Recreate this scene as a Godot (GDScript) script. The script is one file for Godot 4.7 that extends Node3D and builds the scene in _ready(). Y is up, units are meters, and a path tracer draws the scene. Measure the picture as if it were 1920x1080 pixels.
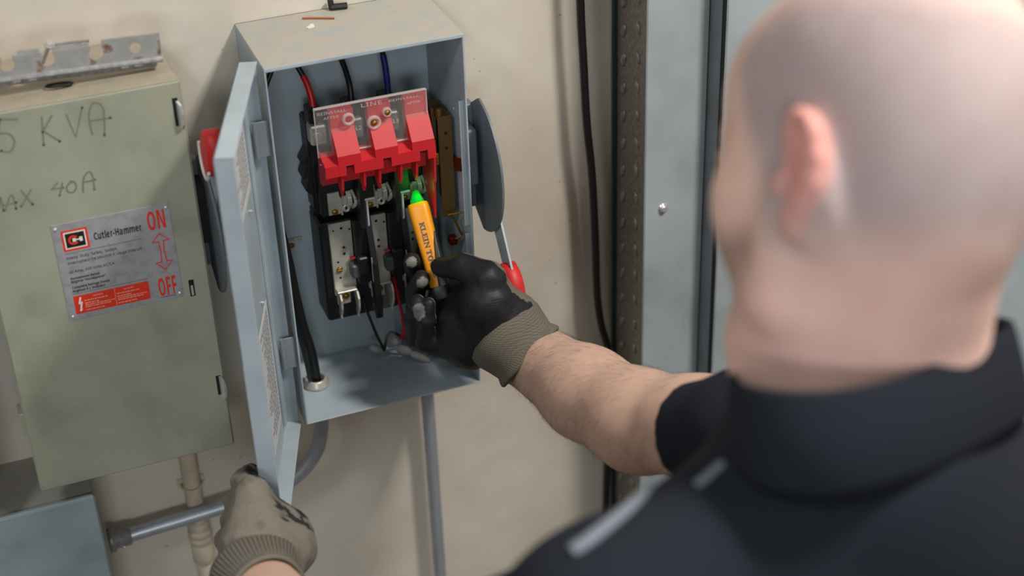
extends Node3D
# An electrician testing an open safety switch on a painted wall, another switch beside it.

var off := Vector3.ZERO          # subtracted from every vertex: lets a thing be built in world coordinates
var M := {}                      # materials by name
const W := 0.2022                # open switch enclosure: width, height, depth
const H := 0.42
const D := 0.1235

func _ready() -> void:
	setup_camera_and_light()
	make_materials()
	build_room()
	build_cabinets()
	build_closed_switch()
	build_neighbour_box()
	build_open_switch()
	build_switch_interior()
	build_wires()
	build_conduits()
	build_small_things()
	build_tester()
	build_person()

func setup_camera_and_light() -> void:
	var cam := Camera3D.new()
	cam.name = "camera"
	cam.transform = Transform3D(Basis(Vector3.UP, -0.35260) * Basis(Vector3.RIGHT, -0.55406) * Basis(Vector3.BACK, -0.03549), Vector3(-0.27083, 1.98544, 1.52109))
	var at := CameraAttributesPhysical.new()
	at.frustum_focal_length = 66.6667
	at.frustum_focus_distance = 1.66
	at.frustum_near = 0.05
	at.frustum_far = 50.0
	at.exposure_aperture = 3.5
	cam.attributes = at
	cam.current = true
	add_child(cam)
	var we := WorldEnvironment.new()
	we.name = "environment"
	var e := Environment.new()
	e.background_mode = Environment.BG_COLOR
	e.background_color = Color(0, 0, 0)
	e.tonemap_mode = Environment.TONE_MAPPER_LINEAR
	e.tonemap_exposure = 1.15
	e.sdfgi_enabled = true
	e.ssao_enabled = true
	e.ssil_enabled = true
	we.environment = e
	add_child(we)
	# ceiling lights over the left and the right of the switches, and a light panel on the wall behind the photographer
	light_panel("ceiling_light", Vector3(-1.12, 2.8, 1.30), Basis(), Vector2(0.34, 0.34), Color(0.97, 0.99, 1.0), 1.0, "square ceiling panel light over the left of the switches")
	light_panel("ceiling_light", Vector3(0.86, 2.8, 1.02), Basis(), Vector2(0.26, 0.26), Color(1.0, 0.975, 0.935), 3.6, "square ceiling panel light over the right of the switches")
	light_panel("wall_light", Vector3(-0.75, 2.10, 3.75), Basis(Vector3.RIGHT, PI / 2), Vector2(1.0, 0.5), Color(0.95, 0.98, 1.0), 2.45, "wide panel light on the wall behind the photographer")

func light_panel(called: String, p: Vector3, turn: Basis, size: Vector2, col: Color, energy: float, label: String) -> void:
	var t := thing(called, label, "light", p)
	t.basis = turn
	var s := S()
	for k in [[Vector3(size.x / 2 + 0.012, -0.014, 0), Vector3(0.024, 0.028, size.y + 0.048)], [Vector3(-size.x / 2 - 0.012, -0.014, 0), Vector3(0.024, 0.028, size.y + 0.048)], [Vector3(0, -0.014, size.y / 2 + 0.012), Vector3(size.x, 0.028, 0.024)], [Vector3(0, -0.014, -size.y / 2 - 0.012), Vector3(size.x, 0.028, 0.024)]]:
		bx(s, k[0], k[1], 0.002)
	var m := StandardMaterial3D.new()
	m.albedo_color = Color(0.9, 0.9, 0.9)
	obj("frame", s, m, t)
	var g := StandardMaterial3D.new()
	g.albedo_color = Color(0.9, 0.9, 0.9)
	g.emission_enabled = true
	g.emission = col
	g.emission_energy_multiplier = 1.0
	s = S()
	bx(s, Vector3(0, -0.015, 0), Vector3(size.x, 0.01, size.y), 0.001)
	obj("diffuser", s, g, t)
	var l := AreaLight3D.new()
	l.name = "lamp"
	l.area_size = size
	l.light_color = col
	l.light_energy = energy
	l.area_range = 8.0
	l.area_attenuation = 2.0
	l.shadow_enabled = true
	l.transform = Transform3D(Basis(Vector3.RIGHT, -PI / 2), Vector3(0, -0.0295, 0))
	t.add_child(l)

# ---------------------------------------------------------------- nodes

func thing(called: String, label: String, category: String, at := Vector3.ZERO, group := "") -> Node3D:
	var o := Node3D.new()
	o.name = numbered(called)
	o.position = at
	add_child(o)
	tag(o, label, category, group)
	return o

func tag(o: Node, label: String, category: String, group := "") -> void:
	if label: o.set_meta("label", label)
	if category: o.set_meta("category", category)
	if group: o.set_meta("group", group)

var used := {}
func numbered(called: String) -> String:
	var n: int = used.get(called, 0)
	used[called] = n + 1
	return called if n == 0 else "%s_%03d" % [called, n]

func obj(called: String, s: SurfaceTool, m: Material, parent: Node = self) -> MeshInstance3D:
	s.generate_normals()
	return put(called, s.commit(), m, parent)

func put(called: String, mesh: Mesh, m: Material, parent: Node = self) -> MeshInstance3D:
	var o := MeshInstance3D.new()
	o.mesh = mesh
	o.material_override = m
	if parent == self:
		o.name = numbered(called)
	else:
		var k := 0
		var nm := called
		while parent.find_child(nm, false, false):
			k += 1
			nm = "%s_%03d" % [called, k]
		o.name = nm
	parent.add_child(o, true)
	return o

func one(called: String, s: SurfaceTool, m: Material, label: String, category: String, at := Vector3.ZERO, group := "") -> MeshInstance3D:
	var o := obj(called, s, m)
	o.position = at
	tag(o, label, category, group)
	return o

func structure(called: String, s: SurfaceTool, m: Material, label: String) -> MeshInstance3D:
	var o := obj(called, s, m)
	o.set_meta("kind", "structure")
	o.set_meta("label", label)
	o.set_meta("category", called.split("_")[0])
	return o

# ---------------------------------------------------------------- shapes

func S(smooth := false) -> SurfaceTool:
	var s := SurfaceTool.new()
	s.begin(Mesh.PRIMITIVE_TRIANGLES)
	s.set_smooth_group(1 if smooth else -1)
	return s

func tri(s: SurfaceTool, a: Vector3, b: Vector3, c: Vector3) -> void:   # counter-clockwise as seen from the front
	s.add_vertex(a - off)
	s.add_vertex(c - off)
	s.add_vertex(b - off)

func quad(s: SurfaceTool, a: Vector3, b: Vector3, c: Vector3, d: Vector3) -> void:
	tri(s, a, b, c)
	tri(s, a, c, d)

func tri_out(s: SurfaceTool, a: Vector3, b: Vector3, c: Vector3, ref: Vector3) -> void:
	if (b - a).cross(c - a).dot((a + b + c) / 3.0 - ref) >= 0.0:
		tri(s, a, b, c)
	else:
		tri(s, a, c, b)

func bx(s: SurfaceTool, c: Vector3, size: Vector3, bev := 0.0008, b := Basis()) -> void:
	var h := size / 2.0
	bev = minf(bev, minf(h.x, minf(h.y, h.z)) * 0.7)
	var v := []
	for i in 8:
		var g := Vector3(1 if i & 1 else -1, 1 if i & 2 else -1, 1 if i & 4 else -1)
		v.append([c + b * Vector3(g.x * h.x, g.y * (h.y - bev), g.z * (h.z - bev)), c + b * Vector3(g.x * (h.x - bev), g.y * h.y, g.z * (h.z - bev)), c + b * Vector3(g.x * (h.x - bev), g.y * (h.y - bev), g.z * h.z)])
	for ax in 3:
		var u := 1 << ((ax + 1) % 3)
		var w := 1 << ((ax + 2) % 3)
		for side in 2:
			var i0 := (1 << ax) * side
			tri_out(s, v[i0][ax], v[i0 | u][ax], v[i0 | u | w][ax], c)
			tri_out(s, v[i0][ax], v[i0 | u | w][ax], v[i0 | w][ax], c)
		for k in 4:                      # edges along ax
			var i := (u if k & 1 else 0) | (w if k & 2 else 0)
			var j := i | (1 << ax)
			var p := (ax + 1) % 3
			var q := (ax + 2) % 3
			tri_out(s, v[i][p], v[j][p], v[j][q], c)
			tri_out(s, v[i][p], v[j][q], v[i][q], c)
	for i in 8:
		tri_out(s, v[i][0], v[i][1], v[i][2], c)

func slab(s: SurfaceTool, lo: Vector3, hi: Vector3, bev := 0.0008) -> void:
	bx(s, (lo + hi) / 2.0, (hi - lo).abs(), bev)

func basis_to(dir: Vector3, hint := Vector3.UP) -> Basis:       # y axis along dir
	var y := dir.normalized()
	if absf(y.dot(hint)) > 0.98: hint = Vector3.RIGHT if absf(y.x) < 0.9 else Vector3.BACK
	var x := y.cross(hint).normalized()
	return Basis(x, y, x.cross(y))

func ring(c: Vector3, b: Basis, rx: float, rz: float, seg: int) -> PackedVector3Array:
	var r := PackedVector3Array()
	for i in seg:
		var a := TAU * i / seg
		r.append(c + b.x * cos(a) * rx + b.z * sin(a) * rz)
	return r

func loft(s: SurfaceTool, rings: Array, cap := true, smooth := true) -> void:
	s.set_smooth_group(1 if smooth else -1)
	for k in rings.size() - 1:
		var a: PackedVector3Array = rings[k]
		var b: PackedVector3Array = rings[k + 1]
		var n := a.size()
		for i in n:
			var j := (i + 1) % n
			quad(s, a[i], b[i], b[j], a[j])
	s.set_smooth_group(-1)
	if cap:
		for e in 2:
			var r: PackedVector3Array = rings[0] if e == 0 else rings[rings.size() - 1]
			var c := Vector3.ZERO
			for p in r: c += p
			c /= r.size()
			for i in r.size():
				var j := (i + 1) % r.size()
				if e == 0: tri(s, c, r[i], r[j])
				else: tri(s, c, r[j], r[i])

func tube(s: SurfaceTool, pts: Array, rad, seg := 10, cap := true) -> void:
	var rings := []
	var up := Vector3(0.31, 0.77, 0.55)
	var last := Basis()
	for k in pts.size():
		var d: Vector3 = (pts[mini(k + 1, pts.size() - 1)] - pts[maxi(k - 1, 0)])
		var b := basis_to(d, up)
		if k > 0:
			var y := d.normalized()
			var x := (last.x - y * last.x.dot(y)).normalized()
			b = Basis(x, y, x.cross(y))
		last = b
		var r: float = rad if rad is float else rad[k]
		rings.append(ring(pts[k], b, r, r, seg))
	loft(s, rings, cap)

func cyl(s: SurfaceTool, a: Vector3, b: Vector3, r: float, seg := 16, bev := 0.0) -> void:
	lathe(s, a, b - a, [Vector2(r - bev, 0), Vector2(r, bev), Vector2(r, (b - a).length() - bev), Vector2(r - bev, (b - a).length())] if bev > 0.0 else [Vector2(r, 0), Vector2(r, (b - a).length())], seg, bev == 0.0)

func lathe(s: SurfaceTool, at: Vector3, dir: Vector3, prof: Array, seg := 20, smooth := true, cap := true) -> void:
	var b := basis_to(dir)
	var rings := []
	for p in prof:
		rings.append(ring(at + b.y * p.y, b, maxf(p.x, 1e-5), maxf(p.x, 1e-5), seg))
	loft(s, rings, cap, smooth)

func ball(s: SurfaceTool, c: Vector3, r: Vector3, b := Basis(), seg := 16) -> void:
	var rings := []
	for k in seg / 2 + 1:
		var a := -PI / 2 + PI * k / (seg / 2)
		var rr := PackedVector3Array()
		for i in seg:
			var t := TAU * i / seg
			rr.append(c + b * (Vector3(cos(t) * maxf(cos(a), 1e-4), sin(a), -sin(t) * maxf(cos(a), 1e-4)) * r))
		rings.append(rr)
	s.set_smooth_group(1)
	for k in rings.size() - 1:
		for i in seg:
			var j := (i + 1) % seg
			tri_out(s, rings[k][i], rings[k][j], rings[k + 1][j], c)
			tri_out(s, rings[k][i], rings[k + 1][j], rings[k + 1][i], c)
	s.set_smooth_group(-1)

func prism(s: SurfaceTool, poly: Array, z0: float, z1: float, xf := Transform3D(), smooth_side := false) -> void:   # outline in x, y; extruded along z
	var p := PackedVector2Array(poly)
	if Geometry2D.is_polygon_clockwise(p): p.reverse()
	var t := Geometry2D.triangulate_polygon(p)
	var flip := xf.basis.determinant() < 0.0
	for k in range(0, t.size(), 3):
		var a := p[t[k]]; var b := p[t[k + 1]]; var c := p[t[k + 2]]
		if (b - a).cross(c - a) < 0.0:
			var q := b; b = c; c = q
		var A := [xf * Vector3(a.x, a.y, z1), xf * Vector3(b.x, b.y, z1), xf * Vector3(c.x, c.y, z1), xf * Vector3(a.x, a.y, z0), xf * Vector3(b.x, b.y, z0), xf * Vector3(c.x, c.y, z0)]
		if flip:
			tri(s, A[0], A[2], A[1]); tri(s, A[3], A[4], A[5])
		else:
			tri(s, A[0], A[1], A[2]); tri(s, A[3], A[5], A[4])
	s.set_smooth_group(2 if smooth_side else -1)
	for i in p.size():
		var a := p[i]; var b := p[(i + 1) % p.size()]
		var q := [xf * Vector3(a.x, a.y, z0), xf * Vector3(b.x, b.y, z0), xf * Vector3(b.x, b.y, z1), xf * Vector3(a.x, a.y, z1)]
		if flip: quad(s, q[0], q[3], q[2], q[1])
		else: quad(s, q[0], q[1], q[2], q[3])
	s.set_smooth_group(-1)

func prism_x(s: SurfaceTool, zy: Array, x0: float, x1: float) -> void:    # outline given as (z, y), extruded along x
	prism(s, zy, x0, x1, Transform3D(Basis(Vector3(0, 0, 1), Vector3(0, 1, 0), Vector3(1, 0, 0)), Vector3.ZERO))

func smooth_path(pts: Array, n := 6) -> Array:
	var out := []
	for k in pts.size() - 1:
		var a = pts[maxi(k - 1, 0)]; var b = pts[k]; var c = pts[k + 1]; var d = pts[mini(k + 2, pts.size() - 1)]
		for i in n:
			var t := float(i) / n
			out.append(0.5 * ((2.0 * b) + (c - a) * t + (2.0 * a - 5.0 * b + 4.0 * c - d) * t * t + (3.0 * b - a - 3.0 * c + d) * t * t * t))
	out.append(pts[pts.size() - 1])
	return out

func flat_stroke(s: SurfaceTool, pts: Array, w: float, z0: float, z1: float, xf := Transform3D()) -> void:   # a line of some width, drawn in x, y
	var L := []
	var R := []
	var n := pts.size()
	var closed: bool = (pts[0] as Vector2).distance_to(pts[n - 1]) < w * 0.1
	for k in n:
		var d0: Vector2 = (pts[k] - pts[k - 1]).normalized() if k > 0 else ((pts[n - 1] - pts[n - 2]).normalized() if closed else Vector2.ZERO)
		var d1: Vector2 = (pts[k + 1] - pts[k]).normalized() if k < n - 1 else ((pts[1] - pts[0]).normalized() if closed else Vector2.ZERO)
		var d := (d0 + d1).normalized()
		var m := Vector2(-d.y, d.x) * w / 2.0
		if d0 != Vector2.ZERO and d1 != Vector2.ZERO: m /= maxf(0.5, d.dot(d1))
		var p: Vector2 = pts[k]
		if not closed and k == 0: p -= d * w * 0.4
		if not closed and k == n - 1: p += d * w * 0.4
		L.append(p + m)
		R.append(p - m)
	for k in n - 1:
		var q := []
		for z in [z0, z1]:
			for c in [R[k], R[k + 1], L[k + 1], L[k]]: q.append(xf * Vector3(c.x, c.y, z))
		quad(s, q[4], q[5], q[6], q[7])
		quad(s, q[0], q[1], q[5], q[4])
		quad(s, q[2], q[3], q[7], q[6])
		if not closed and k == 0: quad(s, q[3], q[0], q[4], q[7])
		if not closed and k == n - 2: quad(s, q[1], q[2], q[6], q[5])

func screw_head(s: SurfaceTool, at: Vector3, dir: Vector3, r: float) -> void:
	lathe(s, at, dir, [Vector2(r, -r * 0.2), Vector2(r, r * 0.2), Vector2(r * 0.85, r * 0.5), Vector2(r * 0.4, r * 0.62)], 14)

func hex_head(s: SurfaceTool, at: Vector3, dir: Vector3, r: float, h: float) -> void:
	lathe(s, at, dir, [Vector2(r, 0), Vector2(r, h * 0.85), Vector2(r * 0.86, h)], 6, false)

var font_cache := {}
func text_mesh(s: SurfaceTool, words: String, at: Vector3, height: float, width := 0.0, bold := false, serif := false, xf := Transform3D(), thick := 0.0002) -> void:   # the baseline starts at AT in xf's plane; HEIGHT is the cap height
	var t := TextMesh.new()
	var f := SystemFont.new()
	f.font_names = PackedStringArray(["Droid Serif" if serif else "Droid Sans"])
	f.font_weight = 700 if bold else 400
	t.font = f
	t.text = words
	t.font_size = 32
	t.pixel_size = 0.01
	t.depth = 0.01
	t.curve_step = 2.0
	t.horizontal_alignment = HORIZONTAL_ALIGNMENT_LEFT
	t.vertical_alignment = VERTICAL_ALIGNMENT_CENTER
	var box := t.get_aabb()
	var one_cap := TextMesh.new()
	one_cap.font = f; one_cap.text = "H"; one_cap.font_size = 32; one_cap.pixel_size = 0.01; one_cap.depth = 0.01
	one_cap.horizontal_alignment = HORIZONTAL_ALIGNMENT_LEFT
	one_cap.vertical_alignment = VERTICAL_ALIGNMENT_CENTER
	var cap := one_cap.get_aabb()
	var sy := height / cap.size.y
	var sx := (width / box.size.x) if width > 0.0 else sy * 0.92
	var m := Transform3D(Basis(Vector3(sx, 0, 0), Vector3(0, sy, 0), Vector3(0, 0, thick / 0.01)), at - Vector3(box.position.x * sx, cap.position.y * sy, -thick / 2.0))
	var arr := t.surface_get_arrays(0)
	var v: PackedVector3Array = arr[Mesh.ARRAY_VERTEX]
	var idx: PackedInt32Array = arr[Mesh.ARRAY_INDEX] if arr[Mesh.ARRAY_INDEX] != null else PackedInt32Array(range(v.size()))
	var g := xf * m
	for k in range(0, idx.size(), 3):
		tri(s, g * v[idx[k]], g * v[idx[k + 2]], g * v[idx[k + 1]])

# ---------------------------------------------------------------- materials

func noise_tex(seed_: int, freq: float, size := 256, octaves := 4, type := FastNoiseLite.TYPE_SIMPLEX_SMOOTH, ramp: Array = []) -> Texture2D:
	var n := FastNoiseLite.new()
	n.seed = seed_
	n.noise_type = type
	n.frequency = freq
	n.fractal_octaves = octaves
	var im := n.get_seamless_image(size, size)
	im.convert(Image.FORMAT_RGB8)
	if ramp:
		for y in size:
			for x in size:
				var v := im.get_pixel(x, y).r
				var c: Color = ramp[0][1]
				for k in ramp.size() - 1:
					if v >= ramp[k][0]:
						var t := clampf((v - ramp[k][0]) / maxf(ramp[k + 1][0] - ramp[k][0], 1e-4), 0, 1)
						c = (ramp[k][1] as Color).lerp(ramp[k + 1][1], t)
				im.set_pixel(x, y, c)
	return ImageTexture.create_from_image(im)

func mat(called: String, col: Color, rough := 0.6, metal := 0.0, tex: Texture2D = null, scale := 4.0, bump: Texture2D = null, bump_cm := 0.03, bump_scale := 0.0) -> StandardMaterial3D:
	var m := StandardMaterial3D.new()
	m.resource_name = called
	m.albedo_color = col
	m.roughness = rough
	m.metallic = metal
	m.uv1_triplanar = true
	m.uv1_world_triplanar = true
	m.uv1_scale = Vector3.ONE * scale
	if tex: m.albedo_texture = tex
	if bump:
		m.heightmap_enabled = true
		m.heightmap_texture = bump
		m.heightmap_scale = bump_cm
	M[called] = m
	return m

func grey(v: float) -> Color: return Color(v, v, v)

func make_materials() -> void:
	var soft := noise_tex(3, 0.012, 256, 5, FastNoiseLite.TYPE_SIMPLEX_SMOOTH, [[0.0, grey(0.86)], [0.45, grey(0.95)], [1.0, grey(1.0)]])
	var wall_im := (noise_tex(11, 0.006, 512, 5, FastNoiseLite.TYPE_SIMPLEX_SMOOTH, [[0.0, Color(0.93, 0.92, 0.90)], [0.5, Color(0.97, 0.965, 0.955)], [1.0, Color(1, 1, 1)]]) as ImageTexture).get_image()
	var rng := RandomNumberGenerator.new()
	rng.seed = 5
	for k in 90:                      # scuffs and specks in the paint
		var p := Vector2i(rng.randi_range(4, 505), rng.randi_range(4, 505))
		var dark := rng.randf_range(0.55, 0.9)
		var n := rng.randi_range(1, 4)
		var d := Vector2(rng.randf_range(-1, 1), rng.randf_range(-1, 1))
		for i in n:
			var q := p + Vector2i(d * i)
			var c := wall_im.get_pixelv(q)
			wall_im.set_pixelv(q, Color(c.r * dark, c.g * dark, c.b * dark))
	var rough_bump := noise_tex(21, 0.035, 256, 3)
	mat("wall", Color(0.835, 0.805, 0.765), 0.62, 0.0, ImageTexture.create_from_image(wall_im), 1.7, rough_bump, 0.06)
	mat("ceiling", Color(0.8, 0.8, 0.78), 0.8)
	mat("floor", Color(0.42, 0.41, 0.39), 0.55, 0.0, soft, 0.8)
	mat("pipe_paint", Color(0.80, 0.75, 0.67), 0.5, 0.0, soft, 6.0, rough_bump, 0.05)
	mat("grey_paint", Color(0.675, 0.73, 0.77), 0.42, 0.0, soft, 3.0)
	mat("grey_paint_inside", Color(0.50, 0.535, 0.57), 0.45, 0.0, soft, 3.0)
	mat("plate_paint", Color(0.42, 0.45, 0.485), 0.5, 0.0, soft, 3.0)
	mat("cabinet_paint", Color(0.685, 0.735, 0.765), 0.45, 0.0, soft, 2.0)
	mat("junction_paint", Color(0.56, 0.62, 0.64), 0.45, 0.0, soft, 3.0)
	mat("olive_paint", Color(0.625, 0.635, 0.565), 0.45, 0.0, soft, 3.0)
	var dust := noise_tex(31, 0.02, 256, 5, FastNoiseLite.TYPE_SIMPLEX_SMOOTH, [[0.0, Color(0.67, 0.685, 0.68)], [0.30, Color(0.69, 0.69, 0.67)], [0.5, Color(0.715, 0.695, 0.66)], [0.8, Color(0.72, 0.69, 0.65)], [1.0, Color(0.69, 0.64, 0.60)]])
	mat("dust_grey", Color(0.95, 0.95, 0.95), 0.85, 0.0, dust, 5.0, rough_bump, 0.03)
	var dust2 := noise_tex(33, 0.02, 256, 5, FastNoiseLite.TYPE_SIMPLEX_SMOOTH, [[0.0, Color(0.64, 0.63, 0.54)], [0.4, Color(0.68, 0.64, 0.57)], [0.75, Color(0.72, 0.66, 0.59)], [1.0, Color(0.64, 0.54, 0.47)]])
	mat("dust_olive", Color(0.95, 0.95, 0.95), 0.85, 0.0, dust2, 6.0, rough_bump, 0.03)
	var galv := noise_tex(41, 0.05, 256, 3, FastNoiseLite.TYPE_CELLULAR, [[0.0, grey(0.70)], [0.5, grey(0.86)], [1.0, grey(1.0)]])
	mat("galvanized", Color(0.66, 0.66, 0.67), 0.42, 0.45, galv, 10.0)
	var rusty := noise_tex(43, 0.016, 256, 5, FastNoiseLite.TYPE_SIMPLEX_SMOOTH, [[0.0, Color(0.66, 0.66, 0.66)], [0.70, Color(0.72, 0.72, 0.72)], [0.82, Color(0.62, 0.56, 0.52)], [0.90, Color(0.56, 0.42, 0.35)], [1.0, Color(0.52, 0.32, 0.22)]])
	mat("rusty_galvanized", Color(0.92, 0.92, 0.92), 0.55, 0.45, rusty, 9.0, galv, 0.01)
	mat("embossed_steel", Color(0.60, 0.585, 0.55), 0.36, 0.5, galv, 12.0)
	mat("conduit", Color(0.70, 0.72, 0.77), 0.34, 0.5, soft, 8.0)
	mat("dark_green", Color(0.10, 0.18, 0.17), 0.5)
	mat("shadow_gap", Color(0.03, 0.03, 0.03), 0.8)
	mat("label_aluminium", Color(0.70, 0.70, 0.73), 0.38, 0.35, soft, 20.0)
	mat("print_red", Color(0.86, 0.20, 0.11), 0.45)
	mat("print_black", Color(0.07, 0.07, 0.08), 0.45)
	mat("print_white", Color(0.90, 0.88, 0.86), 0.45)
	mat("print_pale", Color(0.93, 0.62, 0.55), 0.45)
	mat("print_grey", Color(0.30, 0.31, 0.34), 0.5)
	mat("marker", Color(0.47, 0.47, 0.40), 0.5)
	mat("marker_dark", Color(0.26, 0.26, 0.22), 0.5)
	mat("paper", Color(0.80, 0.81, 0.83), 0.6)
	mat("black_plastic", Color(0.085, 0.09, 0.10), 0.42, 0.0, null, 1.0, rough_bump, 0.005)
	mat("black_edge", Color(0.66, 0.67, 0.70), 0.5)
	mat("red_plastic", Color(0.745, 0.115, 0.150), 0.45)
	mat("red_grip", Color(0.78, 0.13, 0.15), 0.5)
	mat("white_plastic", Color(0.90, 0.86, 0.84), 0.4)
	mat("brass", Color(0.62, 0.49, 0.20), 0.42, 0.85, soft, 12.0)
	mat("old_brass", Color(0.56, 0.47, 0.29), 0.5, 0.2, dust2, 14.0)
	mat("copper_tab", Color(0.46, 0.17, 0.08), 0.4, 0.6)
	mat("nickel", Color(0.82, 0.81, 0.77), 0.36, 0.45, soft, 12.0)
	mat("chrome", Color(0.86, 0.86, 0.86), 0.2, 0.6)
	mat("black_cable", Color(0.06, 0.065, 0.07), 0.4)
	mat("red_tape", Color(0.72, 0.06, 0.05), 0.38)
	mat("blue_tape", Color(0.05, 0.11, 0.42), 0.38)
	mat("red_wire", Color(0.62, 0.03, 0.09), 0.4)
	mat("blue_wire", Color(0.06, 0.22, 0.62), 0.4)
	mat("crimp", Color(0.62, 0.62, 0.61), 0.4)
	mat("yellow_plastic", Color(0.93, 0.60, 0.05), 0.36)
	mat("brown_plastic", Color(0.20, 0.155, 0.14), 0.4)
	mat("orange_wire", Color(0.66, 0.36, 0.14), 0.45)
	var clear := StandardMaterial3D.new()
	clear.resource_name = "clear_plastic"
	clear.albedo_color = Color(0.95, 0.95, 0.96, 0.05)
	clear.transparency = BaseMaterial3D.TRANSPARENCY_ALPHA
	clear.roughness = 0.12
	M["clear"] = clear
	var frost := StandardMaterial3D.new()
	frost.resource_name = "worn_clear_plastic"
	frost.albedo_color = Color(0.86, 0.82, 0.82, 0.42)
	frost.transparency = BaseMaterial3D.TRANSPARENCY_ALPHA
	frost.roughness = 0.35
	M["frost"] = frost
	var led := StandardMaterial3D.new()
	led.resource_name = "green_led"
	led.albedo_color = Color(0.05, 0.5, 0.15)
	led.roughness = 0.25
	led.emission_enabled = true
	led.emission = Color(0.0, 0.85, 0.28)
	led.emission_energy_multiplier = 0.17
	M["led"] = led

# ---------------------------------------------------------------- the room

func build_room() -> void:
	var s := S()
	slab(s, Vector3(-2.6, 0, -0.15), Vector3(2.8, 2.9, 0.0), 0.0)
	structure("wall_back", s, M.wall, "beige painted wall that carries the switches and conduits")
	s = S()
	slab(s, Vector3(-2.6, 0, 0.0), Vector3(-2.45, 2.9, 3.9), 0.0)
	structure("wall_left", s, M.wall, "beige painted wall on the left of the room")
	s = S()
	slab(s, Vector3(2.65, 0, 0.0), Vector3(2.8, 2.9, 3.9), 0.0)
	structure("wall_right", s, M.wall, "beige painted wall on the right of the room")
	s = S()
	slab(s, Vector3(-2.6, 0, 3.75), Vector3(2.8, 2.9, 3.9), 0.0)
	structure("wall_front", s, M.wall, "beige painted wall behind the photographer")
	s = S()
	slab(s, Vector3(-2.6, -0.15, -0.15), Vector3(2.8, 0.0, 3.9), 0.0)
	structure("floor", s, M.floor, "bare grey concrete floor of the room")
	s = S()
	slab(s, Vector3(-2.6, 2.8, -0.15), Vector3(2.8, 2.95, 3.9), 0.0)
	structure("ceiling", s, M.ceiling, "flat white ceiling above the electrician")

func build_cabinets() -> void:
	# narrow cabinet with an embossed galvanized side, then a deeper one to its right
	var t := thing("electrical_cabinet", "grey steel cabinet section with embossed galvanized side and one round screw", "cabinet", Vector3(0.4138, 0.0, 0.0))
	var s := S()
	slab(s, Vector3(0.0, 0.06, 0.024), Vector3(0.003, 2.3, 0.098), 0.0008)
	var side := obj("side_panel", s, M.embossed_steel, t)
	side.set_meta("label", "galvanized side panel with embossed dimples")
	for k in 54:
		var y := 0.62 + k * 0.0342
		s = S()
		ball(s, Vector3(-0.0005, y, 0.042), Vector3(0.0034, 0.0095, 0.0050), Basis(Vector3.RIGHT, 0.45), 12)
		obj("dimple", s, M.embossed_steel, side)
		s = S()
		ball(s, Vector3(-0.0003, y + 0.017, 0.078), Vector3(0.0026, 0.0078, 0.0042), Basis(Vector3.RIGHT, -0.4), 10)
		obj("dimple", s, M.embossed_steel, side)
	s = S()
	slab(s, Vector3(-0.0055, 0.06, 0.0205), Vector3(0.001, 2.3, 0.0255), 0.001)
	obj("rear_edge_strip", s, M.dark_green, t)
	s = S()
	slab(s, Vector3(0.0, 0.06, 0.0965), Vector3(0.0735, 2.3, 0.1), 0.0012)
	obj("front_panel", s, M.cabinet_paint, t)
	s = S()
	lathe(s, Vector3(0.0229, 1.108, 0.0998), Vector3.BACK, [Vector2(0.0058, 0), Vector2(0.0058, 0.001), Vector2(0.0044, 0.0014), Vector2(0.0042, 0.003), Vector2(0.0028, 0.0042)], 18)
	obj("screw", s, M.chrome, t)
	var u := thing("electrical_cabinet", "deeper grey steel cabinet with a dark left edge behind the man's head", "cabinet", Vector3(0.4885, 0.0, 0.0))
	s = S()
	slab(s, Vector3(0.0, 0.06, 0.0), Vector3(0.003, 2.3, 0.124), 0.0008)
	obj("side_panel", s, M.grey_paint_inside, u)
	s = S()
	slab(s, Vector3(0.0005, 0.06, 0.124), Vector3(0.004, 2.3, 0.1270), 0.0003)
	obj("gasket", s, M.shadow_gap, u)
	s = S()
	slab(s, Vector3(0.0038, 0.06, 0.1245), Vector3(0.72, 2.3, 0.1290), 0.0015)
	var fp := obj("front_panel", s, M.cabinet_paint, u)
	for k in 2:
		s = S()
		slab(s, Vector3(0.243, 0.9075 + k * 0.035, 0.1285), Vector3(0.275, 0.9155 + k * 0.035, 0.1299), 0.0006)
		obj("vent_slot", s, M.shadow_gap, fp)
	s = S()
	slab(s, Vector3(0.716, 0.06, 0.0), Vector3(0.72, 2.3, 0.124), 0.0008)
	obj("side_panel", s, M.cabinet_paint, u)
	# galvanized edge of cabinets: feet on the floor
	for c in [t, u]:
		s = S()
		slab(s, Vector3(0.0, 0.0, 0.0), Vector3(0.073 if c == t else 0.72, 0.06, 0.09), 0.002)
		obj("plinth", s, M.black_plastic, c)

# ---------------------------------------------------------------- the closed switch on the left

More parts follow.
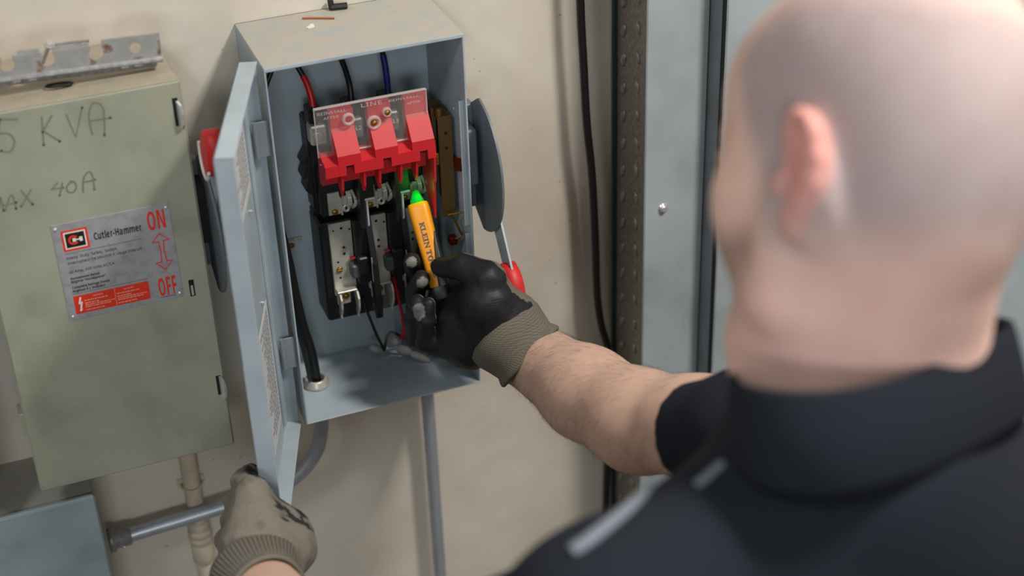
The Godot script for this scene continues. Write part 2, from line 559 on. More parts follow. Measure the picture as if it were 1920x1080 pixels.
func build_closed_switch() -> void:
	var o := Vector3(-0.2838, 0.9477, 0.0)
	var t := thing("safety_switch", "closed olive-grey safety switch with marker writing and aluminium nameplate", "safety switch", o)
	var w := 0.2044
	var h := 0.4263
	var s := S()
	slab(s, Vector3(0.003, 0.003, 0.0), Vector3(w - 0.003, h - 0.004, 0.1), 0.0015)
	obj("enclosure", s, M.olive_paint, t)
	s = S()
	slab(s, Vector3(0.003, h - 0.005, 0.0), Vector3(w - 0.003, h - 0.001, 0.1005), 0.0015)
	var top := obj("top_panel", s, M.dust_olive, t)
	top.set_meta("label", "dusty top")
	s = S()
	slab(s, Vector3(0, 0, 0.1), Vector3(w, h, D - 0.0002), 0.0022)
	var door := obj("door", s, M.olive_paint, t)
	s = S()
	slab(s, Vector3(0.002, h - 0.0006, 0.101), Vector3(w - 0.002, h + 0.0007, D - 0.0012), 0.0005)
	obj("dust_film", s, M.dust_olive, door)
	# chrome latch blades in slots along the right of the door, each with a slot behind it
	for q in [[-0.0868, 1.3426, 0.029, true], [-0.0984, 1.1505, 0.019, false], [-0.0862, 1.0279, 0.024, true]]:
		var c := Vector3(q[0] - o.x, q[1] - o.y, D)
		s = S()
		slab(s, c + Vector3(-0.0026, -q[2] / 2, -0.001), c + Vector3(0.0026, q[2] / 2, 0.0002), 0.0002)
		obj("latch_slot", s, M.shadow_gap, door)
		s = S()
		if q[3]:
			prism(s, [Vector2(0, -0.013), Vector2(0.004, -0.0175), Vector2(0.0080, -0.012), Vector2(0.0090, 0.0), Vector2(0.007, 0.008), Vector2(0, 0.012)], -0.0013, 0.0013, Transform3D(Basis(Vector3.UP, -PI / 2 + 0.42), c + Vector3(0.0012, 0, -0.001)))
		else:
			slab(s, c + Vector3(-0.0012, -q[2] / 2 + 0.001, -0.001), c + Vector3(0.0012, q[2] / 6, 0.0006), 0.0003)
		obj("latch", s, M.chrome, door)
	for y in [0.083, 0.335]:
		s = S()
		slab(s, Vector3(-0.0042, y - 0.013, 0.094), Vector3(0.0010, y + 0.013, 0.116), 0.0012)
		obj("hinge", s, M.olive_paint, t)
	nameplate(door, Vector3(-0.2207 - o.x, 1.2505 - o.y, D - 0.0002))
	# marker writing
	var ink := S()
	var dots := S()
	off = o
	var pen := 0.0019
	var lift := 0.0
	for p in [[[-0.2294, 1.3639], [-0.2444, 1.3669]], [[-0.2444, 1.3669], [-0.2475, 1.3541], [-0.2405, 1.3520], [-0.2362, 1.3449], [-0.2381, 1.3375], [-0.2430, 1.3335], [-0.2492, 1.3361]], [[-0.2083, 1.3618], [-0.2114, 1.3342]], [[-0.1993, 1.3615], [-0.2101, 1.347]], [[-0.2098, 1.3485], [-0.1967, 1.3349]], [[-0.1865, 1.36], [-0.1819, 1.3362], [-0.1713, 1.364]], [[-0.1668, 1.3358], [-0.1672, 1.3480], [-0.1663, 1.3570], [-0.1624, 1.3649], [-0.1588, 1.3665], [-0.1548, 1.3640], [-0.1528, 1.3586], [-0.1536, 1.3480], [-0.1559, 1.333]], [[-0.166, 1.3494], [-0.1479, 1.349]],
		[[-0.2690, 1.2760], [-0.2672, 1.2880], [-0.2625, 1.2790], [-0.2590, 1.2895], [-0.2586, 1.2760]], [[-0.2572, 1.2756], [-0.2509, 1.2883], [-0.2479, 1.2887], [-0.2475, 1.2756]], [[-0.2571, 1.2812], [-0.2464, 1.2816]], [[-0.2395, 1.2925], [-0.2321, 1.2767]], [[-0.2308, 1.2917], [-0.2424, 1.2767]], [[-0.206, 1.2935], [-0.2124, 1.2881], [-0.2021, 1.2875]], [[-0.2017, 1.2925], [-0.2063, 1.2805]], [[-0.1939, 1.2919], [-0.1986, 1.2879], [-0.1981, 1.2821], [-0.1933, 1.281], [-0.19, 1.286], [-0.1911, 1.2913], [-0.1939, 1.2919]], [[-0.1847, 1.2791], [-0.1830, 1.2900], [-0.1798, 1.2962], [-0.1755, 1.2985], [-0.1735, 1.2940], [-0.1741, 1.2796]], [[-0.1821, 1.2888], [-0.172, 1.2894]]]:
		var v := []
		for q in p: v.append(Vector2(q[0], q[1]))
		if v.size() > 3: v = smooth_path(v, 4)
		flat_stroke(ink, v, pen if p[0][1] > 1.32 else pen * 0.85, D - 0.0004, D - 0.00012 + lift)
		lift += 0.000012
		var e: Vector2 = v[v.size() - 1]
		lathe(dots, Vector3(e.x, e.y, D - 0.0004), Vector3.BACK, [Vector2(0.0013, 0), Vector2(0.0013, 0.00042)], 10)
	off = Vector3.ZERO
	var wr := obj("handwriting", ink, M.marker, door)
	wr.set_meta("label", "faded grey marker writing")
	wr.set_meta("kind", "stuff")
	obj("pen_dot", dots, M.marker_dark, door).set_meta("kind", "stuff")
	handle(t, Vector3(w, 0.257, 0.09), 1.0, -0.0098)

func build_neighbour_box() -> void:
	var t := thing("electrical_enclosure", "olive-grey enclosure edge at the far left, above the junction box", "enclosure", Vector3(-0.5290, 0.9440, 0.0))
	var s := S()
	slab(s, Vector3(0.003, 0.003, 0.0), Vector3(0.199, 0.426, 0.1), 0.0015)
	obj("body", s, M.olive_paint, t)
	s = S()
	slab(s, Vector3(0, 0, 0.1), Vector3(0.202, 0.430, D), 0.0022)
	var door := obj("door", s, M.olive_paint, t)
	s = S()
	slab(s, Vector3(0.190, 0.20, D - 0.001), Vector3(0.195, 0.23, D + 0.0004), 0.0003)
	obj("latch", s, M.chrome, door)

func nameplate(door: Node3D, tl: Vector3) -> void:
	var w := 0.1128
	var h := 0.1072
	var z := 0.0006
	var s := S()
	slab(s, tl + Vector3(0, -h, 0), tl + Vector3(w, 0, z), 0.0003)
	var plate := obj("nameplate", s, M.label_aluminium, door)
	plate.set_meta("label", "riveted aluminium nameplate printed in red and black")
	# sub-parts stay in the switch's axes: prints are thin layers on the plate
	var red := S()
	var black := S()
	var white := S()
	var line := S()
	var pale := S()
	var P := func(u: float, v: float) -> Vector3: return tl + Vector3(u * w, -v * h, z)
	var R := func(st: SurfaceTool, u0: float, v0: float, u1: float, v1: float, dz0: float, dz1: float) -> void:
		var a: Vector3 = P.call(u0, v1)
		var b: Vector3 = P.call(u1, v0)
		slab(st, a + Vector3(0, 0, dz0), b + Vector3(0, 0, dz1), 0.0)
	# emblem: red frame, black field, red C, white sideways H
	R.call(red, 0.070, 0.075, 0.290, 0.285, 0.0, 0.0001)
	R.call(white, 0.088, 0.095, 0.272, 0.265, 0.0, 0.0002)
	R.call(black, 0.100, 0.108, 0.260, 0.252, 0.0, 0.0003)
	var arc := []
	for k in 15:
		var a := deg_to_rad(50 + k * 260.0 / 14)
		arc.append(Vector2(0.165 + cos(a) * 0.036, -0.180 * h / w + sin(a) * 0.036) * w)
	flat_stroke(red, arc, 0.0022, z + 0.0001, z + 0.0004, Transform3D(Basis(), tl))
	R.call(white, 0.157, 0.163, 0.184, 0.198, 0.0002, 0.0005)
	R.call(white, 0.184, 0.174, 0.215, 0.186, 0.0002, 0.0005)
	R.call(white, 0.215, 0.158, 0.241, 0.203, 0.0002, 0.0005)
	var xf := Transform3D()
	text_mesh(black, "Cutler-Hammer", P.call(0.335, 0.225), 0.0078, 0.405 * w, true, false, xf)
	R.call(line, 0.075, 0.306, 0.73, 0.310, 0.0, 0.0001)
	R.call(line, 0.065, 0.728, 0.72, 0.732, 0.0, 0.0001)
	text_mesh(black, "Heavy  Duty  Safety  Switch", P.call(0.078, 0.368), 0.0030, 0.425 * w, false, false, xf)
	text_mesh(black, "Interrupteur De Sécurité À Usage Intensif", P.call(0.078, 0.420), 0.0030, 0.635 * w, false, false, xf)
	text_mesh(black, "60 Amp, 600 Volts AC/CA", P.call(0.078, 0.512), 0.0030, 0.385 * w, false, false, xf)
	text_mesh(black, "Horsepower Rated", P.call(0.078, 0.580), 0.0027, 0.245 * w, true, false, xf)
	text_mesh(black, "Régime-\"Horsepower\"", P.call(0.078, 0.615), 0.0027, 0.295 * w, true, false, xf)
	text_mesh(black, "Complete Ratings Inside", P.call(0.075, 0.675), 0.0027, 0.32 * w, true, false, xf)
	text_mesh(black, "Régimes À L'intérieur", P.call(0.075, 0.712), 0.0027, 0.28 * w, true, false, xf)
	R.call(red, 0.066, 0.755, 0.716, 0.945, 0.0, 0.0001)
	R.call(pale, 0.418, 0.760, 0.422, 0.940, 0.0001, 0.0002)
	var bolt := []
	for q in [[0.118, 0.775], [0.100, 0.845], [0.116, 0.842], [0.104, 0.905], [0.096, 0.902], [0.108, 0.925], [0.132, 0.900], [0.121, 0.903], [0.138, 0.822], [0.120, 0.826], [0.134, 0.775]]:
		bolt.append(Vector2(q[0] * w, -q[1] * h))
	prism(white, bolt, z + 0.0001, z + 0.0003, Transform3D(Basis(), tl))
	text_mesh(pale, "DANGER", P.call(0.235, 0.792), 0.0016, 0.085 * w, true, false, xf)
	text_mesh(pale, "DANGER", P.call(0.500, 0.792), 0.0016, 0.085 * w, true, false, xf)
	var rng := RandomNumberGenerator.new()
	rng.seed = 8
	for half in 2:                                   # rows of print too small to read
		for row in 5:
			var u: float = 0.155 if half == 0 else 0.435
			var stop: float = u + [0.20, 0.12, 0.255, 0.22, 0.16][row]
			while u < stop:
				var l := rng.randf_range(0.008, 0.03)
				var v: float = [0.820, 0.848, 0.868, 0.888, 0.920][row]
				R.call(pale, u, v - 0.006, minf(u + l, stop), v + 0.004, 0.0001, 0.0002)
				u += l + 0.006
	text_mesh(red, "ON", P.call(0.797, 0.245), 0.0208, 0.152 * w, true, false, xf)
	text_mesh(red, "OFF", P.call(0.797, 0.948), 0.0208, 0.158 * w, true, false, xf)
	var ar := []
	for q in [[0.880, 0.292], [0.955, 0.372], [0.905, 0.372], [0.898, 0.478], [0.906, 0.590], [0.957, 0.590], [0.882, 0.672], [0.812, 0.590], [0.862, 0.590], [0.868, 0.478], [0.861, 0.372], [0.808, 0.372], [0.880, 0.292]]:
		ar.append(Vector2(q[0] * w, -q[1] * h))
	flat_stroke(red, ar, 0.0011, z, z + 0.0002, Transform3D(Basis(), tl))
	var u := 0.80
	while u < 0.93:
		R.call(line, u, 0.957, u + 0.009, 0.966, 0.0, 0.0001)
		u += 0.0125
	for q in [[red, "red_print", M.print_red], [black, "lettering", M.print_black], [white, "white_print", M.print_white], [line, "ruled_line", M.print_grey], [pale, "small_print", M.print_pale]]:
		obj(q[1], q[0], q[2], plate).set_meta("kind", "stuff")
	for q in [[0.035, 0.045], [0.972, 0.045], [0.035, 0.962], [0.972, 0.955]]:
		s = S()
		screw_head(s, P.call(q[0], q[1]), Vector3.BACK, 0.0019)
		obj("rivet", s, M.chrome, plate)

func handle(t: Node3D, pivot: Vector3, way: float, dx := 0.0) -> void:
	# rotary handle on the right side: side bracket, half-moon plate, lever, red grip; WAY +1 is up (on), -1 down (off)
	var x := pivot.x
	var s := S()
	slab(s, Vector3(x - 0.001, pivot.y - 0.020, pivot.z - 0.05), Vector3(x + 0.016 + dx * 0.3, pivot.y + 0.045, pivot.z + 0.012), 0.002)
	var hub := obj("handle_hub", s, M.black_plastic if way > 0 else M.plate_paint, t)
	var p := []
	for k in 25:
		var a := deg_to_rad(-82 + k * 164.0 / 24)
		p.append(Vector2(cos(a) * 0.074 - 0.004, sin(a) * 0.078))
	p.append(Vector2(-0.018, 0.062))
	p.append(Vector2(-0.018, -0.062))
	s = S()
	prism(s, p, -0.0012, 0.0012, Transform3D(Basis(Vector3(0, 0, 1), Vector3(0, 1, 0), Vector3(1, 0, 0)), Vector3(x + dx + 0.0215, pivot.y, pivot.z)), true)
	var plate := obj("half_moon_plate", s, M.plate_paint, t)
	var y := pivot.y
	s = S()
	slab(s, Vector3(x + 0.002, y - 0.06, pivot.z - 0.03), Vector3(x + dx + 0.0225, y + 0.062, pivot.z - 0.0145), 0.001)
	obj("bracket", s, M.plate_paint, t)
	# lever, swept from the pivot out to the grip
	var a := Vector2(0.045, 0.052 * -1)
	var b := Vector2(0.068, -0.096)
	if way > 0:
		a = Vector2(0.045, 0.05); b = Vector2(0.066, 0.092)
	s = S()
	var d := (b - a).normalized()
	var n := Vector2(-d.y, d.x)
	prism(s, [Vector2(0.0, 0.0) - n * 0.016, b - n * 0.013, b + n * 0.013, Vector2(0, 0) + n * 0.016], 0.0, 0.0022, Transform3D(Basis(Vector3(0, 0, 1), Vector3(0, 1, 0), Vector3(1, 0, 0)), Vector3(x + dx + 0.0236, y, pivot.z)))
	var lever := obj("lever", s, M.grey_paint, t)
	var g := []
	for k in 20:
		var q := TAU * k / 20
		g.append(b + d * 0.020 + d * cos(q) * 0.028 + n * sin(q) * 0.018)
	s = S()
	var gx := Transform3D(Basis(Vector3(0, 0, 1), Vector3(0, 1, 0), Vector3(1, 0, 0)), Vector3(x + dx + 0.0248, y, pivot.z))
	var rings := []
	for q in [[-0.009, 0.82], [-0.007, 1.0], [0.007, 1.0], [0.009, 0.82]]:
		var r := PackedVector3Array()
		for k in 20:
			var c: Vector2 = b + d * 0.020
			var v: Vector2 = c + (g[19 - k] - c) * q[1]
			r.append(gx * Vector3(v.x, v.y, q[0]))
		rings.append(r)
	loft(s, rings, true, true)
	obj("grip", s, M.red_grip, lever).set_meta("label", "glossy red plastic grip")
	if way < 0: return
	s = S()
	var rim := []
	for k in 12:
		var q := PI * 0.55 + PI * 0.9 * k / 11
		rim.append(gx * Vector3(b.x + d.x * 0.020 + d.x * cos(q) * 0.0305 + n.x * sin(q) * 0.0195, b.y + d.y * 0.020 + d.y * cos(q) * 0.0305 + n.y * sin(q) * 0.0195, -0.0092))
	tube(s, rim, 0.0016, 6)
	obj("rim", s, M.white_plastic, lever).set_meta("label", "worn pale rim of the grip")

# ---------------------------------------------------------------- the open switch

var sw: Node3D                      # the open switch; its parts are built in its own axes: x right, y up, z out of the wall
func build_open_switch() -> void:
	sw = thing("safety_switch", "open grey safety switch with red shield being tested by the gloved hand", "safety switch", Vector3(0, 0.95, 0))
	var t := 0.0018
	var s := S()
	slab(s, Vector3(0, 0, 0), Vector3(W, H, t), 0.0004)
	obj("back_panel", s, M.grey_paint, sw)
	s = S()
	slab(s, Vector3(0, 0, t), Vector3(t, H - t, D), 0.0004)
	obj("side_panel", s, M.grey_paint, sw)
	s = S()
	slab(s, Vector3(W - t, 0, t), Vector3(W, H - t, D), 0.0004)
	var right := obj("side_panel", s, M.grey_paint, sw)
	s = S()
	slab(s, Vector3(W - t - 0.005, 0.2, D - 0.008), Vector3(W - t, 0.345, D - 0.0065), 0.0003)
	obj("folded_lip", s, M.grey_paint, right)
	s = S()
	slab(s, Vector3(W - t - 0.005, 0.1, D - 0.008), Vector3(W - t, 0.19, D - 0.0065), 0.0003)
	obj("folded_lip", s, M.grey_paint, right)
	s = S()
	lathe(s, Vector3(W - t - 0.0004, 0.322, 0.085), Vector3.LEFT, [Vector2(0.0022, 0), Vector2(0.0018, 0.0009)], 12)
	obj("rivet", s, M.grey_paint, right)
	s = S()
	slab(s, Vector3(0, H - t, 0), Vector3(W, H, D), 0.0005)
	var top := obj("top_panel", s, M.dust_grey, sw)
	top.set_meta("label", "top panel under a layer of beige dust")
	s = S()
	slab(s, Vector3(0, H - 0.0042, D - 0.0016), Vector3(W, H - 0.0003, D + 0.0002), 0.0004)
	obj("top_lip", s, M.grey_paint, sw)
	s = S()
	slab(s, Vector3(0, 0, t), Vector3(W, t, D), 0.0005)
	var bottom := obj("bottom_panel", s, M.grey_paint, sw)
	# locknut of the conduit that enters below
	s = S()
	var g := Vector3(0.0300, t, 0.0560)
	lathe(s, g, Vector3.UP, [Vector2(0.0135, 0), Vector2(0.0145, 0.001), Vector2(0.0145, 0.004), Vector2(0.0125, 0.0055), Vector2(0.0125, 0.009), Vector2(0.0105, 0.0105), Vector2(0.0095, 0.0095), Vector2(0.0095, 0.002)], 24, true)
	obj("locknut", s, M.nickel, bottom)
	# door, hinged on the left and swung open 109 degrees; built from its outer sheet and folded flanges
	var th := deg_to_rad(109.0)
	var u := Vector3(cos(th), 0, sin(th))
	var n := Vector3(sin(th), 0, -cos(th))
	var o := Vector3(-0.0199, 0, 0.1054)
	var b := Basis(u, Vector3.UP, n)
	var dw := 0.2035
	var y0 := -0.0024
	var y1 := 0.424
	var f := 0.018
	var c := func(x0: float, ya: float, z0: float, x1: float, yb: float, z1: float) -> Array: return [o + b * Vector3((x0 + x1) / 2, (ya + yb) / 2, (z0 + z1) / 2), Vector3(x1 - x0, yb - ya, z1 - z0)]
	s = S()
	var q: Array = c.call(0.0, y0, 0.0, dw, y1, 0.0016)
	bx(s, q[0], q[1], 0.0006, b)
	var door := obj("door", s, M.grey_paint, sw)
	door.set_meta("label", "door swung open past square")
	for k in [["door_flange", 0.0, y1 - 0.0016, 0.0, dw, y1, f], ["door_flange", 0.0, y0, 0.0, dw, y0 + 0.0016, f], ["door_flange", dw - 0.0016, y0, 0.0, dw, y1, f], ["door_flange", 0.0, y0, 0.0, 0.0016, y1, f * 0.9], ["stiffener", 0.008, y0 + 0.012, 0.0016, 0.024, y1 - 0.012, 0.005]]:
		s = S()
		q = c.call(k[1], k[2], k[3], k[4], k[5], k[6])
		bx(s, q[0], q[1], 0.0006, b)
		obj(k[0], s, M.grey_paint, door)
	# paper labels stuck inside the door, with rows of print
	for k in [[0.0345, 0.307, 0.1150, 0.3780], [0.0315, 0.028, 0.1040, 0.1760]]:
		s = S()
		q = c.call(k[0], k[1], 0.0016, k[2], k[3], 0.0020)
		bx(s, q[0], q[1], 0.0, b)
		var paper := obj("instruction_label", s, M.paper, door)
		var pr := S()
		var rng := RandomNumberGenerator.new()
		rng.seed = int(k[1] * 1000)
		var y: float = k[3] - 0.010
		while y > k[1] + 0.008:
			var x: float = k[0] + 0.006
			var stop: float = k[2] - rng.randf_range(0.005, 0.03)
			while x < stop:
				var l := rng.randf_range(0.003, 0.010)
				q = c.call(x, y, 0.0020, minf(x + l, stop), y + 0.0020, 0.0021)
				bx(pr, q[0], q[1], 0.0, b)
				x += l + 0.0022
			y -= 0.0055
		obj("print", pr, M.print_grey, paper).set_meta("kind", "stuff")
	for k in [[0.062, 0.2956], [0.0615, 0.1912]]:
		s = S()
		cyl(s, o + b * Vector3(k[0], k[1], 0.0016), o + b * Vector3(k[0], k[1], 0.0052), 0.0014, 10, 0.0004)
		obj("stud", s, M.chrome, door)
	for y in [0.3455, 0.0943]:
		s = S()
		slab(s, Vector3(-0.0130, y - 0.019, 0.1180), Vector3(-0.0010, y + 0.019, 0.1196), 0.0004)
		cyl(s, Vector3(-0.0150, y - 0.019, 0.1195), Vector3(-0.0150, y + 0.019, 0.1195), 0.0024, 12)
		obj("hinge", s, M.grey_paint_inside, sw)
		s = S()
		screw_head(s, Vector3(0.0016, y, 0.113), Vector3.RIGHT, 0.0022)
		obj("screw", s, M.nickel, sw)
	handle(sw, Vector3(W, 0.258, 0.092), -1.0)

func build_switch_interior() -> void:
	# line base, shield and cover above; fuse base with clips below; brass mechanism on the right
	var s := S()
	slab(s, Vector3(0.055, 0.204, 0.0018), Vector3(0.176, 0.312, 0.030), 0.002)
	slab(s, Vector3(0.059, 0.2045, 0.028), Vector3(0.174, 0.262, 0.0470), 0.002)
	var base := obj("line_base", s, M.black_plastic, sw)
	s = S()
	slab(s, Vector3(0.0555, 0.200, 0.0018), Vector3(0.1740, 0.1905, 0.020), 0.0015)
	obj("base_bridge", s, M.black_plastic, sw)
	s = S()
	prism(s, [Vector2(0.056, 0.278), Vector2(0.0470, 0.263), Vector2(0.0525, 0.263), Vector2(0.0460, 0.247), Vector2(0.0525, 0.248), Vector2(0.0480, 0.232), Vector2(0.056, 0.224)], 0.008, 0.030)
	obj("side_rib", s, M.black_plastic, base)
	# barriers between the poles, with pale worn front edges
	for x in [0.0975, 0.1370]:
		s = S()
		slab(s, Vector3(x - 0.0022, 0.196, 0.040), Vector3(x + 0.0022, 0.270, 0.072), 0.0008)
		slab(s, Vector3(x - 0.0022, 0.228, 0.040), Vector3(x + 0.0145, 0.270, 0.0700), 0.0010)
		var bar := obj("barrier", s, M.black_plastic, sw)
		s = S()
		slab(s, Vector3(x + 0.0045, 0.198, 0.0685), Vector3(x + 0.0066, 0.2305, 0.0708), 0.0004)
		slab(s, Vector3(x + 0.0032, 0.2285, 0.0690), Vector3(x + 0.0140, 0.2310, 0.0712), 0.0004)
		slab(s, Vector3(x + 0.0045, 0.196, 0.0480), Vector3(x + 0.0066, 0.2305, 0.0690), 0.0004)
		obj("bracket", s, M.black_edge, bar).set_meta("label", "pale grey T-shaped edge")
	var cx := [0.0785, 0.1178, 0.1571]
	for i in 3:
		var x: float = cx[i]
		# stationary contact: plate, screw, lug ring and two spring jaws
		s = S()
		slab(s, Vector3(x - 0.0125, 0.207, 0.0465), Vector3(x + 0.0005, 0.2335, 0.0488), 0.0004)
		slab(s, Vector3(x + 0.0000, 0.207, 0.0465), Vector3(x + 0.0022, 0.2275, 0.0530), 0.0004)
		var plate := obj("contact_plate", s, M.nickel, sw)
		s = S()
		screw_head(s, Vector3(x - 0.0060, 0.2105, 0.0488), Vector3.BACK, 0.0036)
		slab(s, Vector3(x - 0.0090, 0.2102, 0.0500), Vector3(x - 0.0030, 0.2108, 0.0512), 0.0002)
		obj("screw", s, M.brass, plate)
		s = S()
		var rr := []
		for k in 17:
			var a := TAU * k / 16
			rr.append(Vector3(x + 0.0062 + cos(a) * 0.0030, 0.2145 + sin(a) * 0.0034, 0.0520))
		tube(s, rr, 0.0016, 8)
		slab(s, Vector3(x + 0.0022, 0.2185, 0.0500), Vector3(x + 0.0080, 0.2290, 0.0520), 0.0005)
		obj("lug_ring", s, M.nickel, plate)
		for j in 2:
			s = S()
			var jaw := []
			for k in 9:
				var a := PI * k / 8
				jaw.append(Vector3(x + 0.0098 + j * 0.0042 + sin(a) * (0.0016 if j else 0.0006), 0.2325 - 0.0195 * k / 8, 0.0490 + sin(a) * (0.0085 if j else 0.0050)))
			for k in 8:
				var d: Vector3 = jaw[k + 1] - jaw[k]
				bx(s, (jaw[k] + jaw[k + 1]) / 2.0, Vector3(0.0030 if j else 0.0054, d.length() + 0.0008, 0.0050 if j else 0.0020), 0.0007, basis_to(d, Vector3.BACK))
			obj("jaw", s, M.nickel, plate)
	# the red shield
	s = S()
	slab(s, Vector3(0.0560, 0.2640, 0.0830), Vector3(0.1665, 0.2930, 0.0860), 0.0005)
	var shield := obj("shield", s, M.red_plastic, sw)
	shield.set_meta("label", "red plastic line shield")
	for q in [[0.0538, 0.0676], [0.0918, 0.1071], [0.1313, 0.1465], [0.1707, 0.1717]]:
		s = S()
		prism_x(s, [Vector2(0.0855, 0.3015), Vector2(0.106, 0.294), Vector2(0.106, 0.2815), Vector2(0.1035, 0.2815), Vector2(0.1035, 0.288), Vector2(0.0855, 0.292)], q[0], q[1])
		obj("shelf", s, M.red_plastic, shield)
	for i in 3:
		var x: float = [0.0797, 0.1192, 0.1586][i]
		s = S()
		# a hood in three pieces round the square notch at the foot of its front
		prism_x(s, [Vector2(0.078, 0.3465), Vector2(0.0895, 0.3465), Vector2(0.0895, 0.3276), Vector2(0.1062, 0.3037), Vector2(0.1062, 0.2920), Vector2(0.080, 0.2920)], x - 0.0121, x + 0.0121)
		prism_x(s, [Vector2(0.080, 0.2920), Vector2(0.1062, 0.2920), Vector2(0.1062, 0.2815), Vector2(0.0995, 0.2815)], x - 0.0121, x - 0.0043)
		prism_x(s, [Vector2(0.080, 0.2920), Vector2(0.1062, 0.2920), Vector2(0.1062, 0.2815), Vector2(0.0995, 0.2815)], x + 0.0043, x + 0.0121)
		obj("hood", s, M.red_plastic, shield)
		s = S()
		slab(s, Vector3(x - 0.0042, 0.2860, 0.0900), Vector3(x + 0.0042, 0.2925, 0.0985), 0.0003)
		obj("hole_shade", s, M.black_plastic, shield)
	for q in [[0.0714, 0.2540], [0.0950, 0.2540], [0.1113, 0.2540], [0.1344, 0.2540], [0.1513, 0.2545]]:
		s = S()
		prism_x(s, [Vector2(0.080, 0.283), Vector2(0.1045, 0.283), Vector2(0.1000, 0.262), Vector2(0.0955, q[1]), Vector2(0.080, 0.268)], q[0] - 0.0013, q[0] + 0.0013)
		obj("fin", s, M.red_plastic, shield)
	s = S()
	prism_x(s, [Vector2(0.062, 0.300), Vector2(0.104, 0.300), Vector2(0.1000, 0.250), Vector2(0.0975, 0.250), Vector2(0.0915, 0.2025), Vector2(0.062, 0.2300)], 0.1700, 0.1722)
	obj("side_wall", s, M.red_plastic, shield)
	s = S()
	prism_x(s, [Vector2(0.078, 0.301), Vector2(0.090, 0.300), Vector2(0.1057, 0.2935), Vector2(0.1057, 0.2820), Vector2(0.086, 0.264), Vector2(0.076, 0.264)], 0.0535, 0.0556)
	obj("side_wall", s, M.red_plastic, shield)
	# clear cover over the line terminals
	s = S()
	slab(s, Vector3(0.0512, 0.3000, 0.0912), Vector3(0.1690, 0.3535, 0.0930), 0.0)
	var cover := obj("cover", s, M.clear, sw)
	cover.set_meta("label", "clear plastic terminal cover")
	s = S()
	slab(s, Vector3(0.0512, 0.3528, 0.0895), Vector3(0.1690, 0.3543, 0.0935), 0.0003)
	slab(s, Vector3(0.0506, 0.3000, 0.0905), Vector3(0.0515, 0.3540, 0.0935), 0.0003)
	slab(s, Vector3(0.1686, 0.3276, 0.0905), Vector3(0.1696, 0.3540, 0.0935), 0.0003)
	obj("edge", s, M.frost, cover).set_meta("label", "frosted edge of the cover")
	for q in [[0.0915, 0.3105], [0.1308, 0.3105], [0.0515, 0.3005]]:
		s = S()
		slab(s, Vector3(q[0], q[1] - 0.009, 0.0915), Vector3(q[0] + 0.0155, q[1] - 0.0078, 0.0938), 0.0003)
		obj("foot", s, M.frost, cover)
	s = S()
	text_mesh(s, "REINSTALL", Vector3(0.0540, 0.3462, 0.0930), 0.0032, 0.030)
	text_mesh(s, "AFTER", Vector3(0.0600, 0.3408, 0.0930), 0.0028, 0.016)
	text_mesh(s, "LINE", Vector3(0.1000, 0.3468, 0.0930), 0.0042, 0.022)
	text_mesh(s, "REINSTALL", Vector3(0.1290, 0.3470, 0.0930), 0.0024, 0.032)
	text_mesh(s, "AFTER", Vector3(0.1480, 0.3405, 0.0930), 0.0024, 0.014)
	text_mesh(s, "L2", Vector3(0.0925, 0.3230, 0.0930), 0.0040, 0.006)
	text_mesh(s, "L3", Vector3(0.1320, 0.3230, 0.0930), 0.0040, 0.006)
	obj("raised_lettering", s, M.frost, cover).set_meta("kind", "stuff")
	for q in [[0.0853, 0.3375, 0.0066, false], [0.1115, 0.3285, 0.0075, true], [0.1258, 0.3372, 0.0050, true]]:
		s = S()
		var c := Vector3(q[0], q[1], 0.0930)
		lathe(s, c, Vector3.BACK, [Vector2(q[2], 0), Vector2(q[2], 0.0025), Vector2(q[2] * 0.9, 0.0034), Vector2(q[2] * 0.62, 0.0036), Vector2(q[2] * 0.58, 0.0010)], 24, true, false)
		obj("boss", s, M.frost, cover)
		if q[3]:
			s = S()
			lathe(s, c, Vector3.BACK, [Vector2(0.0029, 0), Vector2(0.0029, 0.003), Vector2(0.0022, 0.0042), Vector2(0.0005, 0.0046)], 14)
			obj("screw", s, M.brass, cover)
	# line terminals seen behind the cover
	for i in 3:
		var x: float = [0.0615, 0.1010, 0.1400][i]
		s = S()
		slab(s, Vector3(x - 0.0065, 0.312, 0.028), Vector3(x + 0.0085, 0.333, 0.050), 0.0015)
		var tb := obj("terminal_block", s, M.black_plastic, sw)
		s = S()
		slab(s, Vector3(x - 0.0085, 0.296, 0.040), Vector3(x + 0.009, 0.318, 0.058), 0.002)
		obj("lug", s, M.nickel, tb)
		s = S()
		lathe(s, Vector3(x, 0.307, 0.058), Vector3.BACK, [Vector2(0.0055, 0), Vector2(0.0055, 0.0015), Vector2(0.004, 0.0018)], 16)
		obj("screw", s, M.nickel, tb)
	# fuse base
	s = S()
	slab(s, Vector3(0.0545, 0.072, 0.0018), Vector3(0.1760, 0.1955, 0.0440), 0.0025)
	var fb := obj("fuse_base", s, M.black_plastic, sw)
